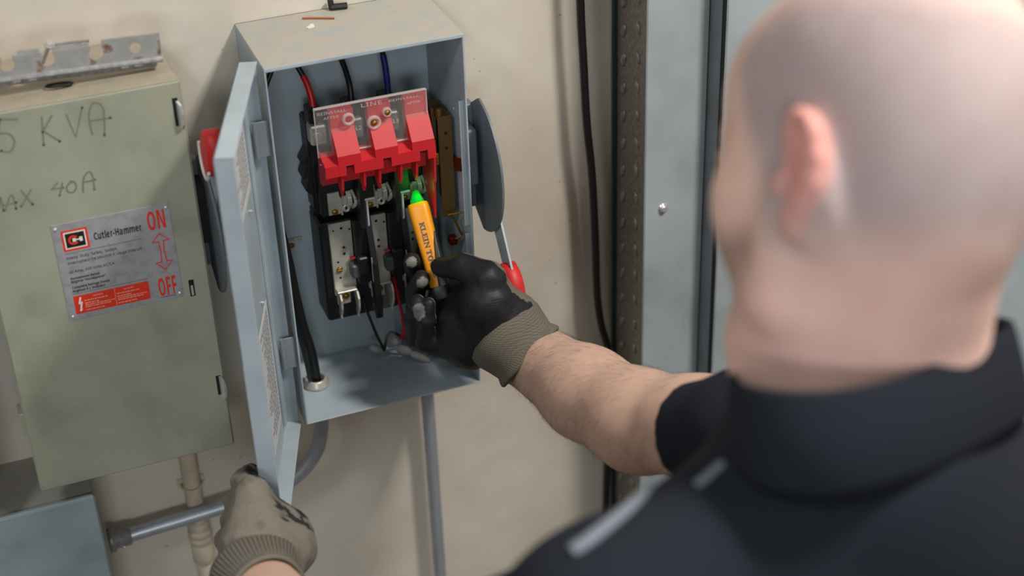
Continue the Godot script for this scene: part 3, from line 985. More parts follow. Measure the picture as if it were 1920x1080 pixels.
	for i in 3:
		var x: float = [0.077, 0.1163, 0.1556][i]
		s = S()
		slab(s, Vector3(x - 0.0122, 0.106, 0.0438), Vector3(x + 0.0122, 0.195, 0.0464), 0.0005)
		slab(s, Vector3(x - 0.0130, 0.106, 0.0425), Vector3(x - 0.0110, 0.195, 0.0480), 0.0006)
		var bar := obj("bus_bar", s, M.nickel, sw)
		for q in [[-0.0080, 0.1865, 0.0011], [0.0010, 0.1880, 0.0016], [0.0100, 0.1850, 0.0013], [0.0020, 0.1640, 0.0016], [0.0018, 0.1560, 0.0016], [-0.0060, 0.1470, 0.0013], [-0.0050, 0.1270, 0.0014]]:
			s = S()
			lathe(s, Vector3(x + q[0], q[1], 0.0462), Vector3.BACK, [Vector2(q[2], 0), Vector2(q[2], 0.00035)], 12)
			obj("hole", s, M.shadow_gap, bar)
		s = S()
		screw_head(s, Vector3(x - 0.0052, 0.1375, 0.0464), Vector3.BACK, 0.0036)
		slab(s, Vector3(x - 0.0085, 0.1371, 0.0475), Vector3(x - 0.0019, 0.1379, 0.0490), 0.0002)
		obj("screw", s, M.brass, bar)
		# foot tab, lower screw and the two lower clip jaws
		s = S()
		slab(s, Vector3(x - 0.0125, 0.1135, 0.0440), Vector3(x + 0.0095, 0.1155, 0.0580), 0.0005)
		obj("tab", s, M.nickel, bar)
		s = S()
		slab(s, Vector3(x - 0.0110, 0.0935, 0.0440), Vector3(x + 0.0040, 0.114, 0.0475), 0.0005)
		var clip := obj("fuse_clip", s, M.nickel, sw)
		s = S()
		screw_head(s, Vector3(x - 0.0012, 0.1035, 0.0480), Vector3.BACK, 0.0036)
		slab(s, Vector3(x - 0.0045, 0.1031, 0.0490), Vector3(x + 0.0021, 0.1039, 0.0505), 0.0002)
		obj("screw", s, M.brass, clip)
		for j in 2:
			s = S()
			var prof := []
			for q in [[0.0440, 0.1150], [0.0560, 0.1130], [0.0610, 0.1060], [0.0600, 0.0950], [0.0560, 0.0860], [0.0490, 0.0810], [0.0460, 0.0840], [0.0500, 0.0900], [0.0470, 0.1000], [0.0440, 0.1020]]:
				prof.append(Vector2(q[0], q[1] - j * 0.002))
			prism_x(s, prof, x - 0.0105 + j * 0.0195, x - 0.0083 + j * 0.0195)
			slab(s, Vector3(x - 0.0105 + j * 0.0195, 0.078 - j * 0.002, 0.049), Vector3(x - 0.0083 + j * 0.0195, 0.088, 0.0535), 0.0006)
			obj("jaw", s, M.nickel, clip)
	# sliding arc blocks and the black actuator tongues between the poles
	for i in 2:
		var x: float = [0.0985, 0.1380][i]
		s = S()
		slab(s, Vector3(x - 0.0085, 0.118, 0.040), Vector3(x + 0.0055, 0.1985, 0.0560), 0.0015)
		slab(s, Vector3(x - 0.0085, 0.1350, 0.0555), Vector3(x + 0.0035, 0.1560, 0.0640), 0.0015)
		obj("arc_block", s, M.black_plastic, sw)
		s = S()
		prism_x(s, [Vector2(0.040, 0.206), Vector2(0.056, 0.200), Vector2(0.0720, 0.150), Vector2(0.0770, 0.098), Vector2(0.0740, 0.082), Vector2(0.0680, 0.080), Vector2(0.0640, 0.088), Vector2(0.0610, 0.120), Vector2(0.048, 0.150), Vector2(0.040, 0.180)], x + 0.0040, x + 0.0105)
		var tongue := obj("tongue", s, M.black_plastic, sw)
		s = S()
		lathe(s, Vector3(x + 0.0062, 0.0865, 0.0750), Vector3.BACK, [Vector2(0.0026, -0.001), Vector2(0.0026, 0.001)], 14)
		obj("pivot_hole", s, M.shadow_gap, tongue)
		s = S()
		slab(s, Vector3(x + 0.0036, 0.128, 0.0690), Vector3(x + 0.0046, 0.158, 0.0715), 0.0003)
		obj("worn_edge", s, M.black_edge, tongue)
	for i in 3:
		var x: float = [0.0880, 0.1270, 0.1660][i]
		s = S()
		slab(s, Vector3(x - 0.0055, 0.1290, 0.0460), Vector3(x + 0.0045, 0.1460, 0.0600), 0.002)
		var coil := obj("spring_cup", s, M.brown_plastic if i == 2 else M.print_grey, sw)
		s = S()
		cyl(s, Vector3(x - 0.004, 0.1500, 0.0500), Vector3(x + 0.002, 0.1515, 0.0520), 0.0018, 10)
		obj("wire_stub", s, M.red_wire, coil)
	# clear phase barrier hanging below the middle pole
	s = S()
	slab(s, Vector3(0.1085, 0.030, 0.0480), Vector3(0.1280, 0.1180, 0.0492), 0.0)
	obj("phase_barrier", s, M.clear, sw)
	# brass operating mechanism
	s = S()
	slab(s, Vector3(0.1805, 0.200, 0.0870), Vector3(0.1958, 0.3175, 0.0895), 0.0006)
	slab(s, Vector3(0.1935, 0.200, 0.0400), Vector3(0.1958, 0.3175, 0.0880), 0.0006)
	slab(s, Vector3(0.1805, 0.3140, 0.0420), Vector3(0.1958, 0.3165, 0.0890), 0.0006)
	var mech := obj("operating_bracket", s, M.old_brass, sw)
	mech.set_meta("label", "tarnished brass operating bracket")
	for q in [[0.1885, 0.2985], [0.1885, 0.2810]]:
		s = S()
		lathe(s, Vector3(q[0], q[1], 0.0893), Vector3.BACK, [Vector2(0.0018, 0), Vector2(0.0018, 0.0005)], 12)
		obj("hole", s, M.shadow_gap, mech)
	s = S()
	cyl(s, Vector3(0.1840, 0.3160, 0.0840), Vector3(0.1840, 0.3250, 0.0840), 0.0035, 14, 0.0008)
	obj("pin", s, M.brass, mech)
	s = S()
	slab(s, Vector3(0.1768, 0.255, 0.045), Vector3(0.1800, 0.325, 0.080), 0.0006)
	obj("slide_plate", s, M.old_brass, mech)
	s = S()
	slab(s, Vector3(0.1765, 0.262, 0.080), Vector3(0.1806, 0.276, 0.0880), 0.0008)
	obj("link", s, M.brass, mech)
	s = S()
	prism(s, [Vector2(0.0, -0.0072), Vector2(0.022, -0.0068), Vector2(0.022, 0.0068), Vector2(0.0, 0.0072)], -0.0008, 0.0008, Transform3D(Basis(Vector3(0.18, 0.32, 0.92).normalized(), Vector3(-0.02, 0.94, -0.33).normalized(), Vector3(1, 0, 0)), Vector3(0.1968, 0.2600, 0.0880)))
	obj("indicator_tab", s, M.copper_tab, mech)
	s = S()
	slab(s, Vector3(0.2000, 0.2665, 0.1085), Vector3(0.2014, 0.2815, 0.1105), 0.0004)
	obj("bright_edge", s, M.white_plastic, mech)
	s = S()
	tube(s, [Vector3(0.1830, 0.2078, 0.1000), Vector3(0.1900, 0.2110, 0.1060), Vector3(0.1995, 0.2140, 0.1120)], 0.0011, 8)
	tube(s, smooth_path([Vector3(0.1850, 0.2085, 0.1010), Vector3(0.1905, 0.1985, 0.1000), Vector3(0.1950, 0.1850, 0.1000), Vector3(0.1965, 0.1795, 0.1000), Vector3(0.1890, 0.1765, 0.1000)], 5), 0.0013, 8)
	obj("latch_rod", s, M.brass, mech)
	s = S()
	slab(s, Vector3(0.1850, 0.166, 0.086), Vector3(0.1935, 0.1755, 0.0960), 0.001)
	obj("latch_foot", s, M.copper_tab, mech)
	# ground lug on the back panel
	s = S()
	slab(s, Vector3(0.0245, 0.1555, 0.0018), Vector3(0.0335, 0.1640, 0.0110), 0.001)
	var lug := obj("ground_lug", s, M.nickel, sw)
	s = S()
	slab(s, Vector3(0.0335, 0.1590, 0.0030), Vector3(0.0430, 0.1640, 0.0050), 0.0005)
	obj("strap", s, M.nickel, lug)
	s = S()
	hex_head(s, Vector3(0.0290, 0.1600, 0.0110), Vector3.BACK, 0.0034, 0.003)
	obj("screw", s, M.brass, lug)

func wire(label: String, pts: Array, r: float, m: Material, category := "wire", called := "wire") -> MeshInstance3D:
	var s := S()
	tube(s, smooth_path(pts, 6), r, 12)
	return one(called, s, m, label, category, Vector3(0, 0.95, 0))

func build_wires() -> void:     # in the open switch's axes, from points along each wire
	wire("black wire entering at the top left corner of the open switch", [Vector3(0.055, 0.4140, 0.012), Vector3(0.0420, 0.3980, 0.018), Vector3(0.0299, 0.3794, 0.026), Vector3(0.0173, 0.3564, 0.030), Vector3(0.0090, 0.325, 0.028), Vector3(0.0085, 0.27, 0.022), Vector3(0.010, 0.21, 0.016), Vector3(0.0230, 0.163, 0.012)], 0.0026, M.black_cable)
	var a := wire("black wire wrapped in red tape going to the left terminal", [Vector3(0.033, 0.4140, 0.012), Vector3(0.0463, 0.3900, 0.020), Vector3(0.0530, 0.3760, 0.030), Vector3(0.0588, 0.3600, 0.039), Vector3(0.0606, 0.3480, 0.045), Vector3(0.0608, 0.3330, 0.050), Vector3(0.0612, 0.315, 0.050)], 0.0029, M.black_cable)
	var s := S()
	tube(s, smooth_path([Vector3(0.0568, 0.3660, 0.0352), Vector3(0.0588, 0.3600, 0.039), Vector3(0.0606, 0.3480, 0.045), Vector3(0.0608, 0.3370, 0.0488)], 5), 0.0034, 12)
	obj("tape", s, M.red_tape, a).set_meta("label", "red phase tape")
	wire("plain black wire going to the middle terminal", [Vector3(0.088, 0.4140, 0.012), Vector3(0.0972, 0.3850, 0.020), Vector3(0.1015, 0.3680, 0.030), Vector3(0.1025, 0.3500, 0.044), Vector3(0.1010, 0.3322, 0.050), Vector3(0.1008, 0.315, 0.050)], 0.0031, M.black_cable)
	a = wire("black wire wrapped in blue tape going to the right terminal", [Vector3(0.1440, 0.4140, 0.012), Vector3(0.1443, 0.3850, 0.020), Vector3(0.1447, 0.3680, 0.030), Vector3(0.1436, 0.3500, 0.040), Vector3(0.1408, 0.3340, 0.050), Vector3(0.1402, 0.315, 0.050)], 0.0029, M.black_cable)
	s = S()
	tube(s, smooth_path([Vector3(0.1446, 0.3700, 0.0290), Vector3(0.1447, 0.3650, 0.0318), Vector3(0.1436, 0.3500, 0.040), Vector3(0.1412, 0.3370, 0.0485)], 5), 0.0034, 12)
	obj("tape", s, M.blue_tape, a).set_meta("label", "blue phase tape")
	wire("thick black cable dropping into the fitting at the bottom left", [Vector3(0.0080, 0.2600, 0.030), Vector3(0.0100, 0.2150, 0.046), Vector3(0.0140, 0.1700, 0.058), Vector3(0.0170, 0.1250, 0.060), Vector3(0.0215, 0.0850, 0.058), Vector3(0.0278, 0.0480, 0.056), Vector3(0.0300, 0.0150, 0.056), Vector3(0.0300, 0.0040, 0.056)], 0.0056, M.black_cable, "cable", "cable")
	wire("thin black wire beside the thick cable at the left wall of the switch", [Vector3(0.0060, 0.1900, 0.050), Vector3(0.0085, 0.1500, 0.070), Vector3(0.0110, 0.1050, 0.075), Vector3(0.0180, 0.0500, 0.068), Vector3(0.0215, 0.0150, 0.064)], 0.0022, M.black_cable)
	wire("thin black wire bent up sharply above the switch floor", [Vector3(0.0940, 0.0980, 0.050), Vector3(0.0958, 0.0853, 0.050), Vector3(0.1005, 0.0660, 0.050), Vector3(0.1052, 0.0472, 0.050), Vector3(0.1110, 0.0290, 0.050), Vector3(0.1132, 0.0225, 0.050), Vector3(0.1150, 0.0290, 0.049), Vector3(0.1185, 0.0370, 0.046), Vector3(0.1250, 0.0390, 0.042), Vector3(0.1320, 0.0330, 0.040), Vector3(0.1400, 0.0240, 0.036)], 0.0017, M.black_cable)
	wire("dark red wire hanging beside the gloved fingertips", [Vector3(0.1310, 0.1150, 0.050), Vector3(0.1345, 0.0859, 0.050), Vector3(0.1372, 0.0660, 0.050), Vector3(0.1383, 0.0493, 0.050), Vector3(0.1365, 0.0370, 0.050), Vector3(0.1345, 0.0300, 0.046)], 0.0020, M.red_wire)
	wire("short bright red wire curling over the switch floor", [Vector3(0.1385, 0.0290, 0.046), Vector3(0.1410, 0.0325, 0.050), Vector3(0.1450, 0.0322, 0.052), Vector3(0.1490, 0.0290, 0.052)], 0.0020, M.red_tape)
	wire("blue wire running down behind the gloved hand", [Vector3(0.1470, 0.0310, 0.056), Vector3(0.1540, 0.0240, 0.058), Vector3(0.1610, 0.0140, 0.060), Vector3(0.1700, 0.0055, 0.060), Vector3(0.1800, 0.0045, 0.054)], 0.0021, M.blue_wire)
	var k := 0
	for q in [[Vector3(0.1060, 0.0205, 0.040), Vector3(0.007, 0.0055, 0.006), "small white wire connector left of the bent black wire"], [Vector3(0.1275, 0.0235, 0.040), Vector3(0.009, 0.006, 0.007), "white wire connector under the loop of black wire"], [Vector3(0.1362, 0.0165, 0.052), Vector3(0.009, 0.006, 0.007), "white wire connector at the foot of the red wire"], [Vector3(0.1520, 0.0080, 0.060), Vector3(0.012, 0.005, 0.006), "white wire connector beside the blue wire"]]:
		s = S()
		var d := Vector3(0.8, -0.35, 0.45).normalized() if k != 1 else Vector3(0.85, 0.25, 0.3).normalized()
		var p: Vector3 = q[0]
		var l: float = q[1].x
		lathe(s, p - d * l, d, [Vector2(q[1].y * 0.5, 0), Vector2(q[1].y * 0.85, l * 0.25), Vector2(q[1].y * 0.9, l * 1.3), Vector2(q[1].y * 0.6, l * 1.8), Vector2(q[1].y * 0.35, l * 2.0)], 14)
		one("wire_connector", s, M.crimp, q[2], "connector", Vector3(0, 0.95, 0), "wire connectors on the switch floor")
		k += 1

# ---------------------------------------------------------------- conduits, cable, other boxes

func build_conduits() -> void:
	var s := S()
	var path := smooth_path([Vector3(0.0300, 0.9485, 0.056), Vector3(0.0315, 0.915, 0.054), Vector3(0.0300, 0.880, 0.048), Vector3(0.0215, 0.846, 0.041), Vector3(-0.004, 0.815, 0.035), Vector3(-0.045, 0.800, 0.031), Vector3(-0.10, 0.7945, 0.030), Vector3(-0.2010, 0.7895, 0.030)], 8)
	tube(s, path, 0.0086, 18)
	var c := one("conduit", s, M.conduit, "bright metal conduit curving from the open switch down to the left", "conduit")
	s = S()
	lathe(s, Vector3(0.0300, 0.9495, 0.056), Vector3.DOWN, [Vector2(0.0125, 0), Vector2(0.0135, 0.002), Vector2(0.0135, 0.008), Vector2(0.0110, 0.010), Vector2(0.0110, 0.026), Vector2(0.0095, 0.028)], 20, true)
	obj("connector", s, M.conduit, c)
	s = S()
	lathe(s, Vector3(-0.2255, 0.7888, 0.030), Vector3.RIGHT, [Vector2(0.0135, 0), Vector2(0.0145, 0.001), Vector2(0.0145, 0.006), Vector2(0.0112, 0.008), Vector2(0.0112, 0.024), Vector2(0.0095, 0.026)], 20, true)
	var con := obj("connector", s, M.galvanized, c)
	s = S()
	screw_head(s, Vector3(-0.2100, 0.7810, 0.0385), Vector3(0, -0.6, 0.8), 0.0028)
	obj("screw", s, M.chrome, con)
	s = S()
	tube(s, [Vector3(0.1690, 0.9485, 0.021), Vector3(0.1690, 0.80, 0.020), Vector3(0.1690, 0.30, 0.020), Vector3(0.1690, 0.02, 0.020)], 0.0078, 18)
	c = one("conduit", s, M.conduit, "straight grey conduit going down from the open switch's bottom right", "conduit")
	s = S()
	lathe(s, Vector3(0.1690, 0.9495, 0.021), Vector3.DOWN, [Vector2(0.0115, 0), Vector2(0.0122, 0.001), Vector2(0.0122, 0.006), Vector2(0.0098, 0.008), Vector2(0.0098, 0.022), Vector2(0.0085, 0.024)], 20, true)
	obj("connector", s, M.conduit, c)
	# painted pipe behind
	s = S()
	tube(s, [Vector3(-0.1200, 0.9600, 0.0105), Vector3(-0.1205, 0.7670, 0.0105)], 0.0100, 16)
	c = one("painted_pipe", s, M.pipe_paint, "beige painted pipe on the wall below the olive switch", "pipe")
	s = S()
	lathe(s, Vector3(-0.1205, 0.7700, 0.0105), Vector3.DOWN, [Vector2(0.0104, 0), Vector2(0.0128, 0.002), Vector2(0.0128, 0.010), Vector2(0.0110, 0.012), Vector2(0.0135, 0.014), Vector2(0.0135, 0.020), Vector2(0.0118, 0.022), Vector2(0.0135, 0.024), Vector2(0.0135, 0.030), Vector2(0.0115, 0.032), Vector2(0.0130, 0.035), Vector2(0.0130, 0.060), Vector2(0.0112, 0.062)], 20, true)
	obj("coupling", s, M.pipe_paint, c)
	s = S()
	tube(s, [Vector3(-0.1205, 0.7100, 0.0105), Vector3(-0.1215, 0.02, 0.0105)], 0.0108, 16)
	obj("lower_pipe", s, M.pipe_paint, c)
	s = S()
	slab(s, Vector3(-0.1360, 0.8160, 0.0000), Vector3(-0.1045, 0.8280, 0.0030), 0.0008)
	var clamp := obj("strap", s, M.pipe_paint, c)
	s = S()
	tube(s, [Vector3(-0.1318, 0.8220, 0.001), Vector3(-0.1318, 0.822, 0.012), Vector3(-0.1265, 0.822, 0.0200), Vector3(-0.1203, 0.822, 0.0222), Vector3(-0.1140, 0.822, 0.0200), Vector3(-0.1090, 0.822, 0.012), Vector3(-0.1090, 0.822, 0.001)], 0.0016, 6)
	obj("strap_loop", s, M.pipe_paint, clamp)
	# black cable hanging on the right
	s = S()
	tube(s, smooth_path([Vector3(0.372, 2.795, 0.030), Vector3(0.371, 2.2, 0.030), Vector3(0.3650, 1.75, 0.030), Vector3(0.3655, 1.50, 0.030), Vector3(0.3675, 1.3431, 0.030), Vector3(0.3707, 1.2682, 0.030), Vector3(0.3741, 1.1963, 0.030), Vector3(0.3803, 1.1275, 0.030), Vector3(0.3840, 1.0419, 0.030), Vector3(0.3862, 0.9676, 0.030), Vector3(0.3915, 0.9210, 0.030), Vector3(0.3990, 0.8850, 0.033), Vector3(0.4005, 0.83, 0.036), Vector3(0.3995, 0.74, 0.034), Vector3(0.3980, 0.60, 0.030), Vector3(0.397, 0.012, 0.026)], 6), 0.0046, 12)
	one("hanging_cable", s, M.black_cable, "loose black cable hanging down the wall left of the cabinets", "cable")
	# grey box at the lower left
	var t := thing("junction_box", "blue-grey steel junction box at the lower left below the olive switch", "junction box", Vector3(-0.560, 0.560, 0.0))
	s = S()
	slab(s, Vector3(0.001, 0.001, 0.0), Vector3(0.3270, 0.3460, 0.094), 0.0015)
	obj("enclosure", s, M.junction_paint, t)
	s = S()
	slab(s, Vector3(0.0, 0.0, 0.094), Vector3(0.3285, 0.3488, 0.1000), 0.0022)
	var cv := obj("cover", s, M.junction_paint, t)
	s = S()
	slab(s, Vector3(0.002, 0.3484, 0.0945), Vector3(0.3265, 0.3494, 0.0985), 0.0004)
	obj("bright_edge", s, M.grey_paint, cv)
	s = S()
	slab(s, Vector3(0.001, 0.3458, 0.0), Vector3(0.327, 0.3472, 0.094), 0.0005)
	obj("top_panel", s, M.dust_grey, t)

func build_small_things() -> void:
	# rusty slotted channel lying on top of the closed switch
	var z := 0.0940
	var t := thing("slotted_channel", "galvanized channel with keyhole slots and rust, lying on the olive switch", "channel", Vector3(-0.0895, 1.3740, 0.0))
	t.rotation.z = -0.045
	off = Vector3(-0.0895, 1.3740, 0.0)
	var lowy := 1.3830
	var hy := 1.4115
	var top := 1.4070
	var hx := -0.1126
	var hr := 0.0054
	var hc := 1.4000
	# right end with a round hole: two halves that meet on the hole's middle
	var right := [Vector2(hx, lowy), Vector2(-0.0898, lowy), Vector2(-0.0896, hy), Vector2(hx, hy)]
	var left := [Vector2(hx, hy), Vector2(-0.1425, hy), Vector2(-0.1432, top - 0.001)]
	for k in 13:
		right.append(Vector2(hx + sin(PI * k / 12) * hr, hc + cos(PI * k / 12) * hr))
	for c in [-0.1488, -0.1929, -0.2285, -0.2700]:           # keyhole slots open at the top
		if c > -0.15: left.append(Vector2(c + 0.0054, 1.4040))
		else: left.append_array([Vector2(c + 0.0050, top), Vector2(c + 0.0050, 1.4035)])
		for k in 9:
			var a := deg_to_rad(25.0 - k * 230.0 / 8)
			left.append(Vector2(c + cos(a) * 0.0068, 1.3985 + sin(a) * 0.0058))
		left.append(Vector2(c - 0.0050, 1.4035))
		left.append(Vector2(c - 0.0050, top))
	left.append_array([Vector2(-0.330, top), Vector2(-0.330, lowy), Vector2(hx, lowy)])
	for k in 13:
		left.append(Vector2(hx - sin(PI * k / 12) * hr, hc - cos(PI * k / 12) * hr))
	var s := S()
	prism(s, right, z - 0.0013, z + 0.0013)
	prism(s, left, z - 0.0013, z + 0.0013)
	var web := obj("web", s, M.rusty_galvanized, t)
	s = S()
	# a bent lip at the back of the slots
	for q in [[-0.2185, -0.1990], [-0.1870, -0.1545]]:
		prism(s, [Vector2(q[0], top - 0.0008), Vector2(q[1], top - 0.0008), Vector2(q[1], top + 0.0022), Vector2(q[0], top + 0.0022)], z - 0.0060, z - 0.0012)
	obj("bent_lip", s, M.rusty_galvanized, web)
	s = S()
	# rounded lower edge, turning back to the wall
	var rings := []
	for x in [-0.330, -0.0890]:
		var r := PackedVector3Array()
		for q in [[0.0013, 0.004], [0.0028, 0.0018], [0.0032, 0.0], [0.0018, -0.0016], [-0.004, -0.0020], [-0.012, -0.0020], [-0.012, 0.0005], [-0.004, 0.0005], [-0.0013, 0.004]]:
			r.append(Vector3(x, lowy + 0.0018 + q[1], z + q[0]))
		rings.append(r)
	loft(s, rings, true, false)
	obj("lower_flange", s, M.galvanized, t)
	s = S()
	slab(s, Vector3(-0.330, 1.3742, z - 0.0130), Vector3(-0.0925, lowy, z - 0.0110), 0.0004)
	var foot := obj("foot_strip", s, M.galvanized, t)
	for x in [-0.1105, -0.1230, -0.2080, -0.2220]:
		s = S()
		slab(s, Vector3(x - 0.0035, 1.3768, z - 0.0112), Vector3(x + 0.0035, 1.3786, z - 0.0106), 0.0002)
		obj("bright_slot", s, M.white_plastic, foot)
	off = Vector3.ZERO
	# bolt and rod lying in the channel, wire tie, flakes
	s = S()
	var bp := Vector3(-0.1866, 1.4120, 0.0780)
	hex_head(s, bp, Vector3(0.25, 0.75, 0.6), 0.0038, 0.0036)
	lathe(s, bp, Vector3(-0.25, -0.75, -0.6), [Vector2(0.0050, -0.0010), Vector2(0.0054, 0.0), Vector2(0.0050, 0.0010)], 18)
	cyl(s, bp, bp - Vector3(0.25, 0.75, 0.6) * 0.034, 0.0024, 12)
	one("bolt", s, M.chrome, "shiny hex bolt with washer standing behind the slotted channel", "bolt")
	s = S()
	tube(s, [Vector3(-0.1815, 1.4085, 0.0740), Vector3(-0.1640, 1.4080, 0.0745), Vector3(-0.1505, 1.4076, 0.0745)], 0.0016, 8)
	one("thin_rod", s, M.galvanized, "thin grey rod behind the top of the slotted channel", "rod")
	s = S()
	var loop := []
	for k in 22:
		var a := TAU * k / 18
		loop.append(Vector3(-0.1855 + cos(a) * 0.012, 1.3755 + 0.0009 * sin(a * 0.7), 0.0905 + sin(a) * 0.0045 - k * 0.0001))
	tube(s, loop, 0.0013, 6)
	one("wire_loop", s, M.black_cable, "small loop of black wire on the dusty top under the slotted channel", "wire")
	# debris on the dusty tops
	s = S()
	var y := 1.3700
	cyl(s, Vector3(0.0990, y + 0.0035, 0.0080), Vector3(0.1160, y + 0.0035, 0.0110), 0.0034, 14, 0.0006)
	cyl(s, Vector3(0.1000, y + 0.001, 0.0080), Vector3(0.0995, y + 0.0115, 0.0070), 0.0031, 12, 0.0006)
	one("plug", s, M.black_plastic, "small black angled plug lying on the open switch's dusty top", "plug")
	s = S()
	tube(s, [Vector3(0.0662, y + 0.0011, 0.0184), Vector3(0.0800, y + 0.0011, 0.0246), Vector3(0.0958, y + 0.0011, 0.0325)], 0.0010, 8)
	one("wire_offcut", s, M.orange_wire, "thin copper-coloured wire offcut on the open switch's top", "wire")
	s = S()
	prism(s, [Vector2(-0.005, -0.003), Vector2(0.002, -0.0035), Vector2(0.0055, 0.0035), Vector2(0.003, 0.0045), Vector2(-0.001, 0.002), Vector2(-0.0055, 0.001)], 0.0, 0.0008, Transform3D(Basis(Vector3.RIGHT, -PI / 2) * Basis(Vector3.BACK, 0.4), Vector3(0.0689, y + 0.0001, 0.0413)))
	one("paper_scrap", s, M.white_plastic, "tiny white paper scrap on the open switch's top", "scrap")

# ---------------------------------------------------------------- the voltage tester

func build_tester() -> void:
	var tip := Vector3(0.1541, 1.1820, 0.0760)
	var end := Vector3(0.1562, 1.0838, 0.1500)
	var ax := (end - tip).normalized()
	var face := Vector3(-0.29, 0.25, 0.80)                    # towards the photographer
	face = (face - ax * face.dot(ax)).normalized()
	var side := ax.cross(face)                                # to one side of the body
	var t := thing("voltage_tester", "yellow pen voltage tester with glowing green tip held in the glove", "voltage tester", tip)
	off = tip
	var fr := Basis(side, ax, side.cross(ax))
	var L := func(d: float, x: float, z: float) -> Vector3: return tip + ax * d + side * x + fr.z * z
	# squarish body lofted along the axis: [distance, half width, half depth]
	var sq := func(d: float, hw: float, hd: float, dx: float) -> PackedVector3Array:
		var r := PackedVector3Array()
		for k in 24:
			var a := TAU * k / 24
			var cx := cos(a); var cz := sin(a)
			var e := 0.55
			r.append(L.call(d, dx + hw * signf(cx) * pow(absf(cx), e), hd * signf(cz) * pow(absf(cz), e)))
		return r
	var s := S()
	loft(s, [sq.call(0.0145, 0.0095, 0.0085, 0.0), sq.call(0.0152, 0.0108, 0.0096, 0.0), sq.call(0.020, 0.0113, 0.0100, 0.0), sq.call(0.040, 0.0107, 0.0095, 0.0), sq.call(0.075, 0.0101, 0.0090, 0.0), sq.call(0.106, 0.0099, 0.0088, 0.0), sq.call(0.107, 0.0092, 0.0082, 0.0)], true)
	obj("body", s, M.yellow_plastic, t)
	s = S()
	loft(s, [sq.call(0.0005, 0.0016, 0.0012, -0.001), sq.call(0.0012, 0.0030, 0.0018, -0.001), sq.call(0.006, 0.0052, 0.0030, -0.0006), sq.call(0.0105, 0.0070, 0.0060, 0.0), sq.call(0.0150, 0.0078, 0.0072, 0.0)], true)
	obj("tip", s, M.led, t).set_meta("label", "tapered tip glowing green")
	s = S()
	loft(s, [sq.call(0.0480, 0.0012, 0.0070, -0.0100), sq.call(0.060, 0.0030, 0.0090, -0.0082), sq.call(0.085, 0.0055, 0.0096, -0.0056), sq.call(0.1065, 0.0066, 0.0095, -0.0044)], true)
	obj("grip_panel", s, M.brown_plastic, t)
	s = S()
	loft(s, [sq.call(0.1060, 0.0100, 0.0092, 0.0), sq.call(0.1070, 0.0103, 0.0095, 0.0), sq.call(0.1190, 0.0100, 0.0092, 0.0), sq.call(0.1215, 0.0088, 0.0080, 0.0), sq.call(0.1225, 0.0060, 0.0058, 0.0)], true)
	obj("end_cap", s, M.black_plastic, t)
	# lettering down the body
	s = S()
	var xf := Transform3D(Basis(ax, side * -1.0, Vector3()), tip)
	var outw := ax.cross(side * -1.0)
	xf.basis.z = outw
	var sgn := 1.0 if outw.dot(face) > 0.0 else -1.0
	if sgn < 0.0:
		xf.basis = Basis(ax, side, ax.cross(side))
	text_mesh(s, "KLEIN TOOLS", Vector3(0.036, -0.0028, 0.0094), 0.0052, 0.060, true, true, xf, 0.0007)
	obj("lettering", s, M.print_grey, t).set_meta("kind", "stuff")
	off = Vector3.ZERO
	var l := OmniLight3D.new()
	l.name = "led_lamp"
	l.light_color = Color(0.05, 1.0, 0.25)
	l.light_energy = 0.0003
	l.light_size = 0.003
	l.omni_range = 4.0
	l.omni_attenuation = 2.0
	l.shadow_enabled = true
	l.position = Vector3(0.0012, 0.001, 0.0105)
	t.add_child(l)

# ---------------------------------------------------------------- bodies: a field of joined capsules and ellipsoids, meshed as surface nets

class Prim:
	var kind := 0                # 0 tapered capsule, 1 ellipsoid, 2 half-space
	var op := 0                  # 0 join, 1 cut away, 2 keep only inside
	var a: Vector3
	var ba: Vector3
	var inv := 0.0
	var ra := 0.0
	var dr := 0.0
	var k := 0.01
	var b: Basis
	var r: Vector3
	func dist(p: Vector3) -> float:
		var d := p - a
		if kind == 0:
			var h := clampf(d.dot(ba) * inv, 0.0, 1.0)
			return (d - ba * h).length() - (ra + dr * h)
		if kind == 1:
			var q := b * d
			var k0 := (q / r).length()
			var k1 := (q / (r * r)).length()
			return k0 * (k0 - 1.0) / maxf(k1, 1e-6)
		return d.dot(ba)

